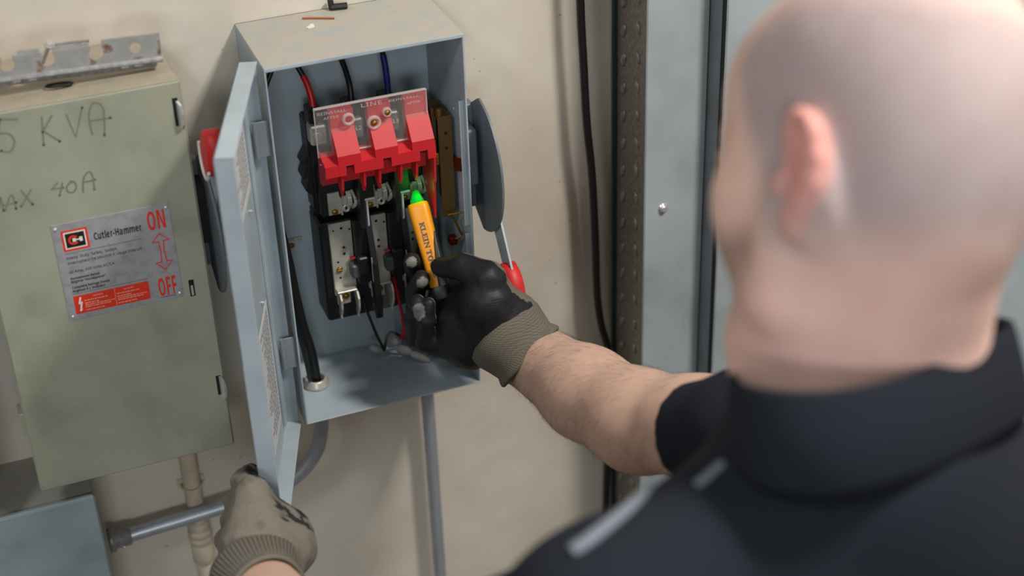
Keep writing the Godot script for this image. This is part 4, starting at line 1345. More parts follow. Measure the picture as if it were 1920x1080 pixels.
class Field:
	var prims: Array[Prim] = []
	var pick: Array[Prim] = []
	var wobble: FastNoiseLite = null
	var wobble_by := 0.0
	func cap(a: Vector3, b: Vector3, ra: float, rb: float, k := 0.012, op := 0) -> void:
		var q := Prim.new()
		q.a = a; q.ba = b - a; q.inv = 1.0 / maxf(q.ba.length_squared(), 1e-9); q.ra = ra; q.dr = rb - ra; q.k = k; q.op = op
		prims.append(q)
	func ell(c: Vector3, r: Vector3, basis := Basis(), k := 0.012, op := 0) -> void:
		var q := Prim.new()
		q.kind = 1; q.a = c; q.r = r; q.b = basis.transposed(); q.k = k; q.op = op
		prims.append(q)
	func plane(c: Vector3, n: Vector3, k := 0.004) -> void:     # keeps what lies behind the plane
		var q := Prim.new()
		q.kind = 2; q.a = c; q.ba = n.normalized(); q.k = k; q.op = 2
		prims.append(q)
	func at(p: Vector3, list: Array[Prim]) -> float:
		var d := 10.0
		for q in list:
			var e := q.dist(p)
			if q.op == 0:
				var h := q.k - absf(d - e)
				d = minf(d, e)
				if h > 0.0: d -= h * h * 0.25 / q.k
			else:
				if q.op == 1: e = -e
				var h2 := q.k - absf(d - e)
				d = maxf(d, e)
				if h2 > 0.0: d += h2 * h2 * 0.25 / q.k
		if wobble: d += wobble.get_noise_3dv(p) * wobble_by
		return d
	func near(c: Vector3, radius: float) -> Array[Prim]:
		var out: Array[Prim] = []
		var least := 10.0
		var ds := PackedFloat32Array()
		for q in prims:
			var e := q.dist(c)
			ds.append(e)
			if q.op == 0: least = minf(least, e)
		for i in prims.size():
			var q := prims[i]
			if q.op == 0 and ds[i] < least + 2.2 * radius + q.k * 1.5: out.append(q)
			elif q.op == 1 and ds[i] < 1.5 * radius + q.k + absf(least): out.append(q)
			elif q.op == 2 and ds[i] > -1.5 * radius - q.k: out.append(q)
		return out
	func grad(p: Vector3) -> Vector3:
		var e := 0.0012
		return Vector3(at(p + Vector3(e, 0, 0), prims) - at(p - Vector3(e, 0, 0), prims), at(p + Vector3(0, e, 0), prims) - at(p - Vector3(0, e, 0), prims), at(p + Vector3(0, 0, e), prims) - at(p - Vector3(0, 0, e), prims)).normalized()
	func snap(p: Vector3) -> Vector3:
		for i in 12: p -= grad(p) * at(p, prims) * 0.9
		return p

const B := 6                      # cells along a block
var net_v := PackedVector3Array()
var net_c := PackedColorArray()
var net_cells := {}
var net_edges: Array = []
var net_n := PackedVector3Array()

func mesh_field(f: Field, cell: float, lo: Vector3, hi: Vector3, color: Callable, shift: Vector3) -> ArrayMesh:
	net_v.clear(); net_c.clear(); net_cells.clear(); net_edges.clear()
	var n := B
	var ext := hi - lo
	while n * cell < maxf(ext.x, maxf(ext.y, ext.z)): n *= 2
	net_block(f, cell, lo, Vector3i.ZERO, n)
	var idx := PackedInt32Array()
	net_n.resize(net_v.size())
	net_n.fill(Vector3.ZERO)
	for e in net_edges:
		var c: Vector3i = e[0]
		var ax: int = e[1]
		var du := Vector3i.ZERO; var dw := Vector3i.ZERO
		du[(ax + 1) % 3] = 1; dw[(ax + 2) % 3] = 1
		var i0: int = net_cells.get(c - du - dw, -1)
		var i1: int = net_cells.get(c - dw, -1)
		var i2: int = net_cells.get(c, -1)
		var i3: int = net_cells.get(c - du, -1)
		if i0 < 0 or i1 < 0 or i2 < 0 or i3 < 0: continue
		var nn := (net_v[i2] - net_v[i0]).cross(net_v[i3] - net_v[i1])
		if e[2]: idx.append_array([i0, i2, i1, i0, i3, i2])
		else:
			idx.append_array([i0, i1, i2, i0, i2, i3])
			nn = -nn
		net_n[i0] += nn; net_n[i1] += nn; net_n[i2] += nn; net_n[i3] += nn
	for i in net_v.size():
		net_n[i] = net_n[i].normalized()
		net_c.append(color.call(net_v[i], net_n[i]))
		net_v[i] -= shift
	var arr := []
	arr.resize(Mesh.ARRAY_MAX)
	arr[Mesh.ARRAY_VERTEX] = net_v
	arr[Mesh.ARRAY_NORMAL] = net_n
	arr[Mesh.ARRAY_COLOR] = net_c
	arr[Mesh.ARRAY_INDEX] = idx
	var m := ArrayMesh.new()
	m.add_surface_from_arrays(Mesh.PRIMITIVE_TRIANGLES, arr)
	return m

func net_block(f: Field, cell: float, lo: Vector3, o: Vector3i, n: int) -> void:
	var rad := n * cell * 0.8661
	var mid := lo + (Vector3(o) + Vector3.ONE * n * 0.5) * cell
	if absf(f.at(mid, f.prims)) > rad * 1.5 + cell: return
	if n > B:
		var h := n / 2
		for i in 8: net_block(f, cell, lo, o + Vector3i(h if i & 1 else 0, h if i & 2 else 0, h if i & 4 else 0), h)
		return
	var list := f.near(mid, rad)
	var w := B + 1
	var v := PackedFloat32Array()
	v.resize(w * w * w)
	var k := 0
	for z in w:
		for y in w:
			for x in w:
				v[k] = f.at(lo + Vector3(o.x + x, o.y + y, o.z + z) * cell, list)
				k += 1
	for z in B:
		for y in B:
			for x in B:
				var i := x + w * (y + w * z)
				var in0 := v[i] < 0.0
				var s := [v[i], v[i + 1], v[i + w], v[i + w + 1], v[i + w * w], v[i + w * w + 1], v[i + w * w + w], v[i + w * w + w + 1]]
				var cnt := 0
				for q in 8: if s[q] < 0.0: cnt += 1
				if cnt == 0 or cnt == 8: continue
				var sum := Vector3.ZERO
				var m := 0
				for e in [[0, 1], [2, 3], [4, 5], [6, 7], [0, 2], [1, 3], [4, 6], [5, 7], [0, 4], [1, 5], [2, 6], [3, 7]]:
					var a: float = s[e[0]]
					var b: float = s[e[1]]
					if (a < 0.0) != (b < 0.0):
						var t := a / (a - b)
						var pa := Vector3(e[0] & 1, (e[0] >> 1) & 1, e[0] >> 2)
						var pb := Vector3(e[1] & 1, (e[1] >> 1) & 1, e[1] >> 2)
						sum += pa.lerp(pb, t)
						m += 1
				var c := o + Vector3i(x, y, z)
				net_cells[c] = net_v.size()
				net_v.append(lo + (Vector3(c) + sum / m) * cell)
				if in0 != (s[1] < 0.0): net_edges.append([c, 0, in0])
				if in0 != (s[2] < 0.0): net_edges.append([c, 1, in0])
				if in0 != (s[4] < 0.0): net_edges.append([c, 2, in0])

# ---------------------------------------------------------------- the man

const HEAD_AT := Vector3(0.2383, 1.5362, 0.7829)
var head_b: Basis
var skin_noise := FastNoiseLite.new()
var ear_field := Field.new()

func srgb(r: float, g: float, b: float) -> Color: return Color(r / 255.0, g / 255.0, b / 255.0).srgb_to_linear()

func skin_color(p: Vector3, n: Vector3) -> Color:
	var skin := srgb(216, 180, 167)
	var c := skin
	var q := head_b.transposed() * (p - HEAD_AT)
	if q.length() < 0.19 and p.y > 1.3:
		# shaved scalp: greyer where the cropped hair grows
		var line := q.y + 0.066 - maxf(0.0, -q.z - 0.012) * 2.6 - maxf(0.0, -q.z + 0.0) * 0.3
		var scalp := smoothstep(-0.035, 0.035, line) * smoothstep(-0.062, -0.036, q.z - maxf(0.0, q.y - 0.05) * 0.5)
		scalp *= 1.0 - 0.85 * smoothstep(0.042, 0.085, q.y + q.x * 0.35)
		c = c.lerp(srgb(166, 152, 154), scalp * 0.92)
		var ear := 1.0 - smoothstep(0.0005, 0.0050, ear_field.at(p, ear_field.prims)) if absf(q.x) > 0.06 else 0.0
		c = c.lerp(srgb(214, 150, 141), ear * 0.85)
		var beard := smoothstep(-0.040, -0.062, q.y) * smoothstep(-0.015, -0.035, q.z)
		c = c.lerp(srgb(140, 114, 104), beard * 0.8)
		c = c.lerp(srgb(234, 192, 182), 0.85 * smoothstep(-0.040, -0.100, q.y + 0.3 * maxf(0.0, -q.z)))
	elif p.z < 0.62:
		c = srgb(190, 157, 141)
	var m := 1.0 + 0.07 * skin_noise.get_noise_3dv(p * 1.0)
	return Color(c.r * m, c.g * (1.0 + (m - 1.0) * 1.5), c.b * (1.0 + (m - 1.0) * 1.5))

func build_person() -> void:
	skin_noise.seed = 9
	skin_noise.frequency = 28.0
	var base := Vector3(0.27, 0, 1.0)
	var t := thing("person", "man with shaved head in a dark polo shirt, gloved hands on the open switch", "person", base)
	var cam_b := Basis(Vector3.UP, -0.35260) * Basis(Vector3.RIGHT, -0.55406) * Basis(Vector3.BACK, -0.03549)
	head_b = cam_b * Basis(Vector3.BACK, -0.055) * Basis(Vector3.UP, 0.63) * Basis(Vector3.RIGHT, -0.06)
	var body_b := Basis(Vector3.UP, 0.22)
	# ---- joints
	var neck := Vector3(0.2267, 1.3429, 0.8121)
	var sh_r := Vector3(0.36, 1.27, 0.71)
	var sh_l := Vector3(0.020, 1.298, 0.872)
	var el_r := Vector3(0.2887, 1.0987, 0.4696)
	var el_l := Vector3(-0.098, 1.070, 0.669)
	var wr_r := Vector3(0.2150, 1.0500, 0.2150)
	var wr_l := Vector3(-0.1150, 1.0017, 0.4087)
	# ---- body
	var f := Field.new()
	var Hd := func(x: float, y: float, z: float) -> Vector3: return HEAD_AT + head_b * Vector3(x, y, z)
	f.ell(Hd.call(0, 0.032, 0.012), Vector3(0.0775, 0.090, 0.098), head_b, 0.02)
	f.ell(Hd.call(0, -0.004, 0.050), Vector3(0.060, 0.056, 0.054), head_b, 0.03)
	f.ell(Hd.call(0, 0.035, -0.045), Vector3(0.058, 0.055, 0.050), head_b, 0.03)
	f.ell(Hd.call(0, -0.035, -0.042), Vector3(0.060, 0.070, 0.054), head_b, 0.03)
	f.cap(Hd.call(-0.030, 0.014, -0.084), Hd.call(0.030, 0.014, -0.084), 0.011, 0.011, 0.012)
	for s in [-1.0, 1.0]:
		f.ell(Hd.call(s * 0.045, -0.026, -0.056), Vector3(0.021, 0.022, 0.025), head_b, 0.025)
		f.ell(Hd.call(s * 0.041, -0.050, -0.048), Vector3(0.022, 0.036, 0.032), head_b, 0.02)
		f.cap(Hd.call(s * 0.057, -0.050, -0.012), Hd.call(s * 0.050, -0.088, -0.026), 0.019, 0.019, 0.02)
		f.cap(Hd.call(s * 0.046, -0.085, -0.030), Hd.call(s * 0.014, -0.108, -0.080), 0.016, 0.017, 0.02)
	f.cap(Hd.call(0, -0.107, -0.082), Hd.call(0, -0.102, -0.084), 0.017, 0.017, 0.015)
	f.cap(Hd.call(0, 0.004, -0.091), Hd.call(0, -0.030, -0.106), 0.0085, 0.0110, 0.012)
	for s in [-1.0, 1.0]:
		f.ell(Hd.call(s * 0.0115, -0.036, -0.097), Vector3(0.008, 0.007, 0.010), head_b, 0.006)
		f.ell(Hd.call(s * 0.031, -0.003, -0.101), Vector3(0.016, 0.010, 0.012), head_b, 0.010, 1)
		f.ell(Hd.call(s * 0.031, -0.003, -0.0840), Vector3(0.0122, 0.0115, 0.0122), head_b, 0.003)
		f.cap(Hd.call(s * 0.020, 0.003, -0.0955), Hd.call(s * 0.042, 0.002, -0.089), 0.0032, 0.0030, 0.004)
	f.cap(Hd.call(-0.020, -0.0640, -0.092), Hd.call(0.020, -0.0640, -0.092), 0.0058, 0.0058, 0.006)
	f.cap(Hd.call(-0.018, -0.0745, -0.091), Hd.call(0.018, -0.0745, -0.091), 0.0064, 0.0064, 0.006)
	f.cap(Hd.call(-0.024, -0.0692, -0.100), Hd.call(0.024, -0.0692, -0.100), 0.0016, 0.0016, 0.003, 1)
	# ears: a thin bowl with a rolled rim, lobe, inner fold and canal
	for s in [-1.0, 1.0]:
		var c: Vector3 = Hd.call(s * 0.0725, -0.020, 0.009)
		var eb := head_b * Basis(Vector3.UP, s * 0.16) * Basis(Vector3.RIGHT, 0.10)
		var E := func(o: float, y: float, z: float) -> Vector3: return c + eb * (Vector3(s * o, y, z) * 1.02)
		var mark := f.prims.size()
		f.ell(E.call(0.0045, 0.004, 0.012), Vector3(0.0042, 0.027, 0.0165), eb, 0.007)
		var rim := [[0.002, 0.010, -0.006], [0.0055, 0.024, -0.005], [0.0085, 0.0325, 0.004], [0.0100, 0.0310, 0.0150], [0.0110, 0.0210, 0.0240], [0.0110, 0.0080, 0.0265], [0.0095, -0.0060, 0.0235], [0.0070, -0.0170, 0.0165], [0.0050, -0.0250, 0.0085]]
		for k in rim.size() - 1:
			f.cap(E.call(rim[k][0], rim[k][1], rim[k][2]), E.call(rim[k + 1][0], rim[k + 1][1], rim[k + 1][2]), 0.0040, 0.0040, 0.004)
		f.ell(E.call(0.0045, -0.0270, 0.0050), Vector3(0.0050, 0.0090, 0.0085), eb, 0.006)
		f.cap(E.call(0.0085, 0.018, 0.0090), E.call(0.0090, 0.000, 0.0165), 0.0030, 0.0032, 0.005)
		f.cap(E.call(0.0090, 0.000, 0.0165), E.call(0.0070, -0.0130, 0.0100), 0.0032, 0.0030, 0.005)
		f.ell(E.call(0.0085, -0.003, 0.0040), Vector3(0.0100, 0.0125, 0.0082), eb, 0.004, 1)
		f.ell(E.call(-0.004, -0.005, -0.0035), Vector3(0.0180, 0.0085, 0.0062), eb, 0.003, 1)
		f.ell(E.call(0.0030, -0.006, -0.0125), Vector3(0.0045, 0.0065, 0.0042), eb, 0.005)
		for q in range(mark, f.prims.size()):
			if f.prims[q].op == 0: ear_field.prims.append(f.prims[q])
	f.cap(Hd.call(0, -0.045, 0.022), neck + Vector3(0, 0.050, -0.006), 0.066, 0.0715, 0.035)
	f.cap(neck + Vector3(0, 0.05, -0.006), neck + Vector3(0, -0.03, 0.01), 0.0715, 0.084, 0.03)
	# trunk and arms
	f.ell(Vector3(0.212, 1.20, 0.845), Vector3(0.150, 0.140, 0.092), body_b, 0.05)
	f.ell(Vector3(0.245, 1.02, 0.94), Vector3(0.135, 0.16, 0.090), body_b, 0.06)
	f.cap(neck, sh_r, 0.040, 0.045, 0.03)
	f.cap(neck, sh_l, 0.040, 0.045, 0.03)
	f.cap(sh_r, el_r, 0.047, 0.044, 0.02)
	f.cap(el_r, Vector3(0.2651, 1.0684, 0.4058), 0.0445, 0.0470, 0.02)
	f.cap(Vector3(0.2651, 1.0684, 0.4058), Vector3(0.2460, 1.0521, 0.3218), 0.0470, 0.0445, 0.02)
	f.cap(Vector3(0.2460, 1.0521, 0.3218), Vector3(0.2220, 1.0400, 0.2108), 0.0440, 0.0350, 0.02)
	f.cap(Vector3(0.2220, 1.0400, 0.2108), Vector3(0.2040, 1.0640, 0.2020), 0.0330, 0.0260, 0.012)
	f.cap(sh_l, el_l, 0.047, 0.043, 0.02)
	f.cap(el_l, (el_l * 0.6 + wr_l * 0.4), 0.043, 0.044, 0.02)
	f.cap((el_l * 0.6 + wr_l * 0.4), wr_l, 0.043, 0.0300, 0.02)
	f.cap(wr_l, wr_l + (wr_l - el_l).normalized() * 0.025, 0.0300, 0.0270, 0.01)
	var skin := StandardMaterial3D.new()
	skin.resource_name = "skin"
	skin.vertex_color_use_as_albedo = true
	skin.roughness = 0.72
	skin.metallic_specular = 0.35
	skin.subsurf_scatter_enabled = true
	skin.subsurf_scatter_strength = 0.12
	var body := put("body", mesh_field(f, 0.0036, Vector3(-0.20, 0.84, 0.16), Vector3(0.50, 1.72, 1.10), skin_color, base), skin, t)
	body.set_meta("label", "bare head, neck and forearms")
	# ---- forearm hair
	arm_hair(f, t, base)
	# ---- shirt
	var g := Field.new()
	var wob := FastNoiseLite.new()
	wob.seed = 4; wob.frequency = 5.5; wob.fractal_octaves = 2
	g.wobble = wob
	g.wobble_by = 0.006
	g.ell(Vector3(0.212, 1.20, 0.850), Vector3(0.180, 0.165, 0.118), body_b, 0.05)
	g.ell(Vector3(0.240, 1.02, 0.94), Vector3(0.165, 0.19, 0.118), body_b, 0.08)
	g.ell(Vector3(0.225, 1.285, 0.850), Vector3(0.135, 0.085, 0.085), body_b, 0.05)
	g.cap(neck + Vector3(0.0, -0.022, 0.012), sh_r, 0.066, 0.060, 0.04)
	g.cap(neck + Vector3(-0.01, -0.026, 0.015), sh_l, 0.064, 0.060, 0.04)
	g.cap(neck + Vector3(-0.008, -0.005, 0.008), Vector3(0.200, 1.340, 0.860), 0.080, 0.078, 0.03)
	g.cap(sh_l, el_l.lerp(sh_l, 0.12), 0.064, 0.054, 0.03)
	g.cap(sh_r, Vector3(0.272, 1.1880, 0.5975), 0.060, 0.0475, 0.03)
	g.cap(Vector3(0.272, 1.1880, 0.5975), Vector3(0.2440, 1.1240, 0.500), 0.0475, 0.0440, 0.02)
	g.plane(Vector3(0.2545, 1.1425, 0.5380), Vector3(-0.22, -0.45, -0.87))
	g.cap(Vector3(0.2887, 1.1050, 0.470), Vector3(0.2790, 1.1560, 0.5560), 0.041, 0.030, 0.004, 1)
	var cloth_bump := noise_tex(51, 0.09, 128, 2)
	var cloth := mat("shirt_cloth", Color(0.125, 0.140, 0.170), 0.9, 0.0, null, 60.0, cloth_bump, 0.01)
	cloth.metallic_specular = 0.22
	var white := func(_p: Vector3, _n: Vector3) -> Color: return Color.WHITE
	var shirt := put("shirt", mesh_field(g, 0.0075, Vector3(-0.24, 0.80, 0.44), Vector3(0.54, 1.46, 1.12), white, base), cloth, t)
	shirt.set_meta("label", "dark navy polo shirt")
	# collar: a soft band standing round the neck, folded outwards
	var lc := Vector3(0.1296, 1.4115, 0.8126)
	var rc := Vector3(0.3554, 1.3881, 0.7921)
	var nc := Vector3(0.1975, 1.4486, 0.8921)
	var cc := (lc + rc) / 2.0
	var ux := (rc - lc) / 2.0
	var uz := nc - cc
	var un := uz.cross(ux).normalized()
	if un.y < 0: un = -un
	var s := S()
	off = base
	var rings := []
	for q in [[0.90, -0.050], [0.93, -0.020], [0.955, 0.000], [0.985, 0.004], [1.00, 0.000], [1.03, -0.020], [1.06, -0.050], [1.00, -0.060]]:
		var r := PackedVector3Array()
		for k in 48:
			var a := TAU * k / 48
			r.append(cc + (ux * cos(a) - uz * sin(a)) * q[0] + un * (q[1] + 0.003 * sin(a * 3.0 + q[0] * 4.0)))
		rings.append(r)
	rings.append(rings[0])
	loft(s, rings, false, true)
	obj("collar", s, cloth, shirt)
	# grey piping on the shoulder and sleeve
	var pipe := mat("piping", Color(0.42, 0.45, 0.50), 0.6)
	var falls := [Vector3(0.315, -0.647, -0.695), Vector3(0.378, -0.621, -0.686)]
	var starts := [[Vector3(-0.0396, 1.4490, 0.9574), Vector3(-0.0286, 1.4546, 0.9578), Vector3(-0.0154, 1.4622, 0.9576), Vector3(-0.0007, 1.4708, 0.9573), Vector3(0.0116, 1.4789, 0.9565)], [Vector3(0.0274, 1.4761, 0.9642), Vector3(0.0357, 1.4811, 0.9640), Vector3(0.0452, 1.4870, 0.9636)]]
	for k in 2:                                    # laid onto the cloth along one direction
		var pts := []
		for q in smooth_path(starts[k], 5):
			var p: Vector3 = q
			for i in 60:
				var d: float = g.at(p, g.prims)
				if d < -0.0018: break
				p += (falls[k] as Vector3) * (d + 0.0024) * 0.8
			pts.append(p)
		s = S()
		tube(s, pts, 0.0056 if k == 0 else 0.0040, 10)
		obj("piping", s, pipe, shirt).set_meta("label", "pale grey piping")
	off = Vector3.ZERO
	# ---- trousers and shoes, below the picture
	var tr := Field.new()
	tr.ell(Vector3(0.255, 0.88, 0.985), Vector3(0.165, 0.14, 0.125), body_b, 0.06)
	var sf := Field.new()
	for sd in [-1.0, 1.0]:
		var hip := Vector3(0.255 + sd * 0.09, 0.86, 0.985 - sd * 0.02)
		var knee := hip + Vector3(sd * 0.015, -0.40, -0.05 if sd > 0 else 0.0)
		var ankle := knee + Vector3(0, -0.37, 0.06)
		tr.cap(hip, knee, 0.090, 0.066, 0.05)
		tr.cap(knee, ankle, 0.066, 0.058, 0.03)
		sf.cap(ankle + Vector3(0, -0.040, 0.02), ankle + Vector3(0, -0.010, 0.01), 0.045, 0.047, 0.03)
		sf.cap(ankle + Vector3(0, -0.047, 0.03), ankle + Vector3(-0.03, -0.050, -0.13), 0.042, 0.038, 0.03)
	sf.plane(Vector3(0, 0.0005, 0), Vector3.DOWN, 0.002)
	put("trousers", mesh_field(tr, 0.016, Vector3(0, 0.06, 0.75), Vector3(0.55, 1.05, 1.2), white, base), mat("trouser_cloth", Color(0.10, 0.10, 0.11), 0.9), t)
	put("shoes", mesh_field(sf, 0.011, Vector3(0, -0.02, 0.70), Vector3(0.55, 0.2, 1.2), white, base), mat("shoe_leather", Color(0.06, 0.055, 0.05), 0.5), t)
	gloves(t, base, wr_l, el_l)

func arm_hair(f: Field, t: Node3D, base: Vector3) -> void:
	var s := S()
	var last := []
	for k in 5:
		var u := k / 4.0
		var w := 0.00007 * (1.0 - u * 0.8)
		var c := Vector3(0.0022 * u * u, 0.0135 * u, 0.0035 * u * u)
		var r := [c + Vector3(w, 0, 0), c + Vector3(-w * 0.5, 0, w * 0.87), c + Vector3(-w * 0.5, 0, -w * 0.87)]
		if k > 0:
			for i in 3: quad(s, last[i], last[(i + 1) % 3], r[(i + 1) % 3], r[i])
		last = r
	s.generate_normals()
	var rng := RandomNumberGenerator.new()
	rng.seed = 77
	var bones := [[Vector3(0.2230, 1.0420, 0.2280), Vector3(0.2460, 1.0521, 0.3218), 0.040], [Vector3(0.2460, 1.0521, 0.3218), Vector3(0.2651, 1.0684, 0.4058), 0.046], [Vector3(0.2651, 1.0684, 0.4058), Vector3(0.2887, 1.0987, 0.4696), 0.046]]
	var xf: Array[Transform3D] = []
	for k in 3000:
		var bone = bones[0 if rng.randf() < 0.42 else (1 if rng.randf() < 0.6 else 2)]
		var h := rng.randf()
		var ax: Vector3 = (bone[1] - bone[0]).normalized()
		var fr := basis_to(ax)
		var a := rng.randf() * TAU
		var p: Vector3 = bone[0].lerp(bone[1], h) + (fr.x * cos(a) + fr.z * sin(a)) * bone[2]
		for i in 3: p -= f.grad(p) * f.at(p, f.prims)
		var n := f.grad(p)
		var flow := (-ax * 0.35 + n.cross(ax) * -0.75 + Vector3(rng.randf_range(-0.5, 0.5), rng.randf_range(-0.5, 0.5), rng.randf_range(-0.5, 0.5)))
		flow = (flow - n * flow.dot(n)).normalized()
		var y := (flow + n * rng.randf_range(0.25, 0.6)).normalized()
		var z := -(n - y * n.dot(y)).normalized()
		var sc := rng.randf_range(0.45, 1.0)
		xf.append(Transform3D(Basis(y.cross(z), y, z) * sc, p - base))
	var mm := MultiMesh.new()
	mm.transform_format = MultiMesh.TRANSFORM_3D
	mm.mesh = s.commit()
	mm.instance_count = xf.size()
	for k in xf.size(): mm.set_instance_transform(k, xf[k])
	var o := MultiMeshInstance3D.new()
	o.name = "arm_hair"
	o.multimesh = mm
	o.material_override = mat("hair", Color(0.13, 0.09, 0.07), 0.6)
	o.set_meta("kind", "stuff")
	o.set_meta("label", "dark forearm hair")
	t.add_child(o)

func gloves(t: Node3D, base: Vector3, wr_l: Vector3, el_l: Vector3) -> void:
	var knit_im := Image.create(64, 64, false, Image.FORMAT_RGB8)
	for y in 64:
		for x in 64:
			var row := sin(TAU * y / 16.0)
			var v := absf(fposmod(x + (y % 16) * 0.5, 16.0) - 8.0) / 8.0
			var q := clampf(0.5 + 0.30 * row + 0.35 * (v - 0.5), 0, 1)
			knit_im.set_pixel(x, y, Color(0.62 + 0.38 * q, 0.62 + 0.38 * q, 0.62 + 0.38 * q))
	var knit_tex := ImageTexture.create_from_image(knit_im)
	var knit := mat("glove_knit", Color(0.47, 0.445, 0.40), 0.9, 0.0, knit_tex, 110.0, knit_tex, 0.05)
	var coat := StandardMaterial3D.new()
	coat.resource_name = "glove_coating"
	coat.vertex_color_use_as_albedo = true
	coat.roughness = 0.5
	coat.metallic_specular = 0.38
	coat.uv1_triplanar = true
	coat.uv1_world_triplanar = true
	coat.uv1_scale = Vector3.ONE * 110.0
	coat.heightmap_enabled = true
	coat.heightmap_texture = knit_tex
	coat.heightmap_scale = 0.03
	M["glove_coating"] = coat
	# ---- right glove, thumb on top of the tester, fingers curled round behind it
	var f := Field.new()
	var J := {wr = [0.2180, 1.0500, 0.2140, 0.0330], heel = [0.2041, 1.0742, 0.2070, 0.0330], th = [0.1865, 1.1052, 0.2050, 0.0270], hy = [0.1696, 1.0498, 0.1880, 0.0245], mid = [0.1703, 1.0669, 0.1720, 0.0250],
		im = [0.1812, 1.0809, 0.1350, 0.0150], mm = [0.1665, 1.0646, 0.1400, 0.0150], rm = [0.1532, 1.0522, 0.1500, 0.0140], pm = [0.1417, 1.0467, 0.1650, 0.0128],
		i1 = [0.1547, 1.0843, 0.0980, 0.0108], i2 = [0.1389, 1.1072, 0.1080, 0.0100], i3 = [0.1307, 1.1276, 0.1260, 0.0090], m1 = [0.1363, 1.0595, 0.1120, 0.0108], m2 = [0.1323, 1.0882, 0.1260, 0.0103], m3 = [0.1348, 1.1149, 0.1450, 0.0094],
		r1 = [0.1252, 1.0402, 0.1380, 0.0105], r2 = [0.1214, 1.0713, 0.1520, 0.0101], r3 = [0.1236, 1.0984, 0.1630, 0.0092], p1 = [0.1266, 1.0512, 0.1680, 0.0096], p2 = [0.1289, 1.0824, 0.1740, 0.0090], p3 = [0.1326, 1.1000, 0.1720, 0.0076],
		tc = [0.1940, 1.0975, 0.2030, 0.0220], tm = [0.1895, 1.1313, 0.2000, 0.0190], t1 = [0.1711, 1.1379, 0.1760, 0.0142], t2 = [0.1545, 1.1290, 0.1530, 0.0106]}
	var V := func(n: String) -> Vector3: return Vector3(J[n][0], J[n][1], J[n][2])
	var link := func(a: String, b: String, k: float) -> void: f.cap(V.call(a), V.call(b), J[a][3], J[b][3], k)
	for q in [["wr", "heel"], ["heel", "th"], ["heel", "hy"], ["heel", "mid"], ["mid", "im"], ["mid", "mm"], ["mid", "rm"], ["hy", "pm"], ["th", "im"], ["im", "mm"], ["mm", "rm"], ["rm", "pm"], ["heel", "tc"]]: link.call(q[0], q[1], 0.014)
	for q in [["im", "i1"], ["mm", "m1"], ["rm", "r1"], ["pm", "p1"], ["tc", "tm"]]: link.call(q[0], q[1], 0.007)
	for q in [["i1", "i2"], ["i2", "i3"], ["m1", "m2"], ["m2", "m3"], ["r1", "r2"], ["r2", "r3"], ["p1", "p2"], ["p2", "p3"], ["tm", "t1"], ["t1", "t2"]]: link.call(q[0], q[1], 0.003)
	# creases of the coated palm
	f.cap(Vector3(0.150, 1.062, 0.190), Vector3(0.168, 1.098, 0.196), 0.0030, 0.0030, 0.004, 1)
	f.cap(Vector3(0.158, 1.055, 0.200), Vector3(0.178, 1.090, 0.212), 0.0024, 0.0024, 0.004, 1)
	var wob := FastNoiseLite.new()
	wob.seed = 14; wob.frequency = 55.0; wob.fractal_octaves = 2
	f.wobble = wob; f.wobble_by = 0.0011
	var back := Vector3(0.86, 0.10, -0.50).normalized()
	var worn := [[V.call("i3") + Vector3(-0.002, 0.003, 0.008), 0.0060], [V.call("m3") + Vector3(-0.001, -0.001, 0.009), 0.0075], [V.call("r3") + Vector3(-0.001, -0.004, 0.009), 0.0080], [V.call("r3") + Vector3(-0.001, -0.011, 0.008), 0.0070]]
	var spots := FastNoiseLite.new()
	spots.seed = 3; spots.frequency = 160.0
	var col := func(p: Vector3, n: Vector3) -> Color:
		var c := srgb(33, 33, 36)
		if n.dot(back) > 0.42 and p.z > 0.15: c = srgb(108, 102, 92)
		for w in worn:
			if p.distance_to(w[0]) + spots.get_noise_3dv(p) * 0.0012 < w[1]: c = srgb(124, 119, 117)
		return c
	var hand := put("glove", mesh_field(f, 0.0021, Vector3(0.09, 1.0, 0.08), Vector3(0.27, 1.18, 0.27), col, base), coat, t)
	hand.set_meta("label", "black coated work glove with worn fingertips on the right hand")
	off = base
	cuff(hand, knit, V.call("heel") + Vector3(-0.006, -0.002, -0.002), Vector3(0.2205, 1.0475, 0.2330), 0.0440, 0.0400, 0)
	# ---- left glove, gripping the edge of the door
	var g := Field.new()
	var a := wr_l
	var LH := Vector3(-0.0125, -0.0133, 0.0037)
	g.cap(a, (Vector3(-0.0910, 1.0230, 0.3620) + LH), 0.0330, 0.0310, 0.014)
	g.cap((Vector3(-0.0955, 1.0230, 0.3620) + LH), (Vector3(-0.0890, 1.0330, 0.3450) + LH), 0.0330, 0.0250, 0.014)
	g.cap(a, (Vector3(-0.0660, 1.0100, 0.3620) + LH), 0.0300, 0.0250, 0.014)
	g.cap((Vector3(-0.0660, 1.0100, 0.3620) + LH), (Vector3(-0.0560, 1.0060, 0.3350) + LH), 0.0250, 0.0170, 0.010)
	g.cap((Vector3(-0.0560, 1.0060, 0.3350) + LH), Vector3(-0.0540, 0.9600, 0.3080), 0.0165, 0.0125, 0.006)
	g.cap(Vector3(-0.0540, 0.9600, 0.3080), Vector3(-0.0580, 0.9560, 0.2840), 0.0125, 0.0105, 0.003)
	g.cap(Vector3(-0.0949, 1.0340, 0.3250), (Vector3(-0.0560, 1.0060, 0.3350) + LH), 0.0132, 0.0160, 0.012)
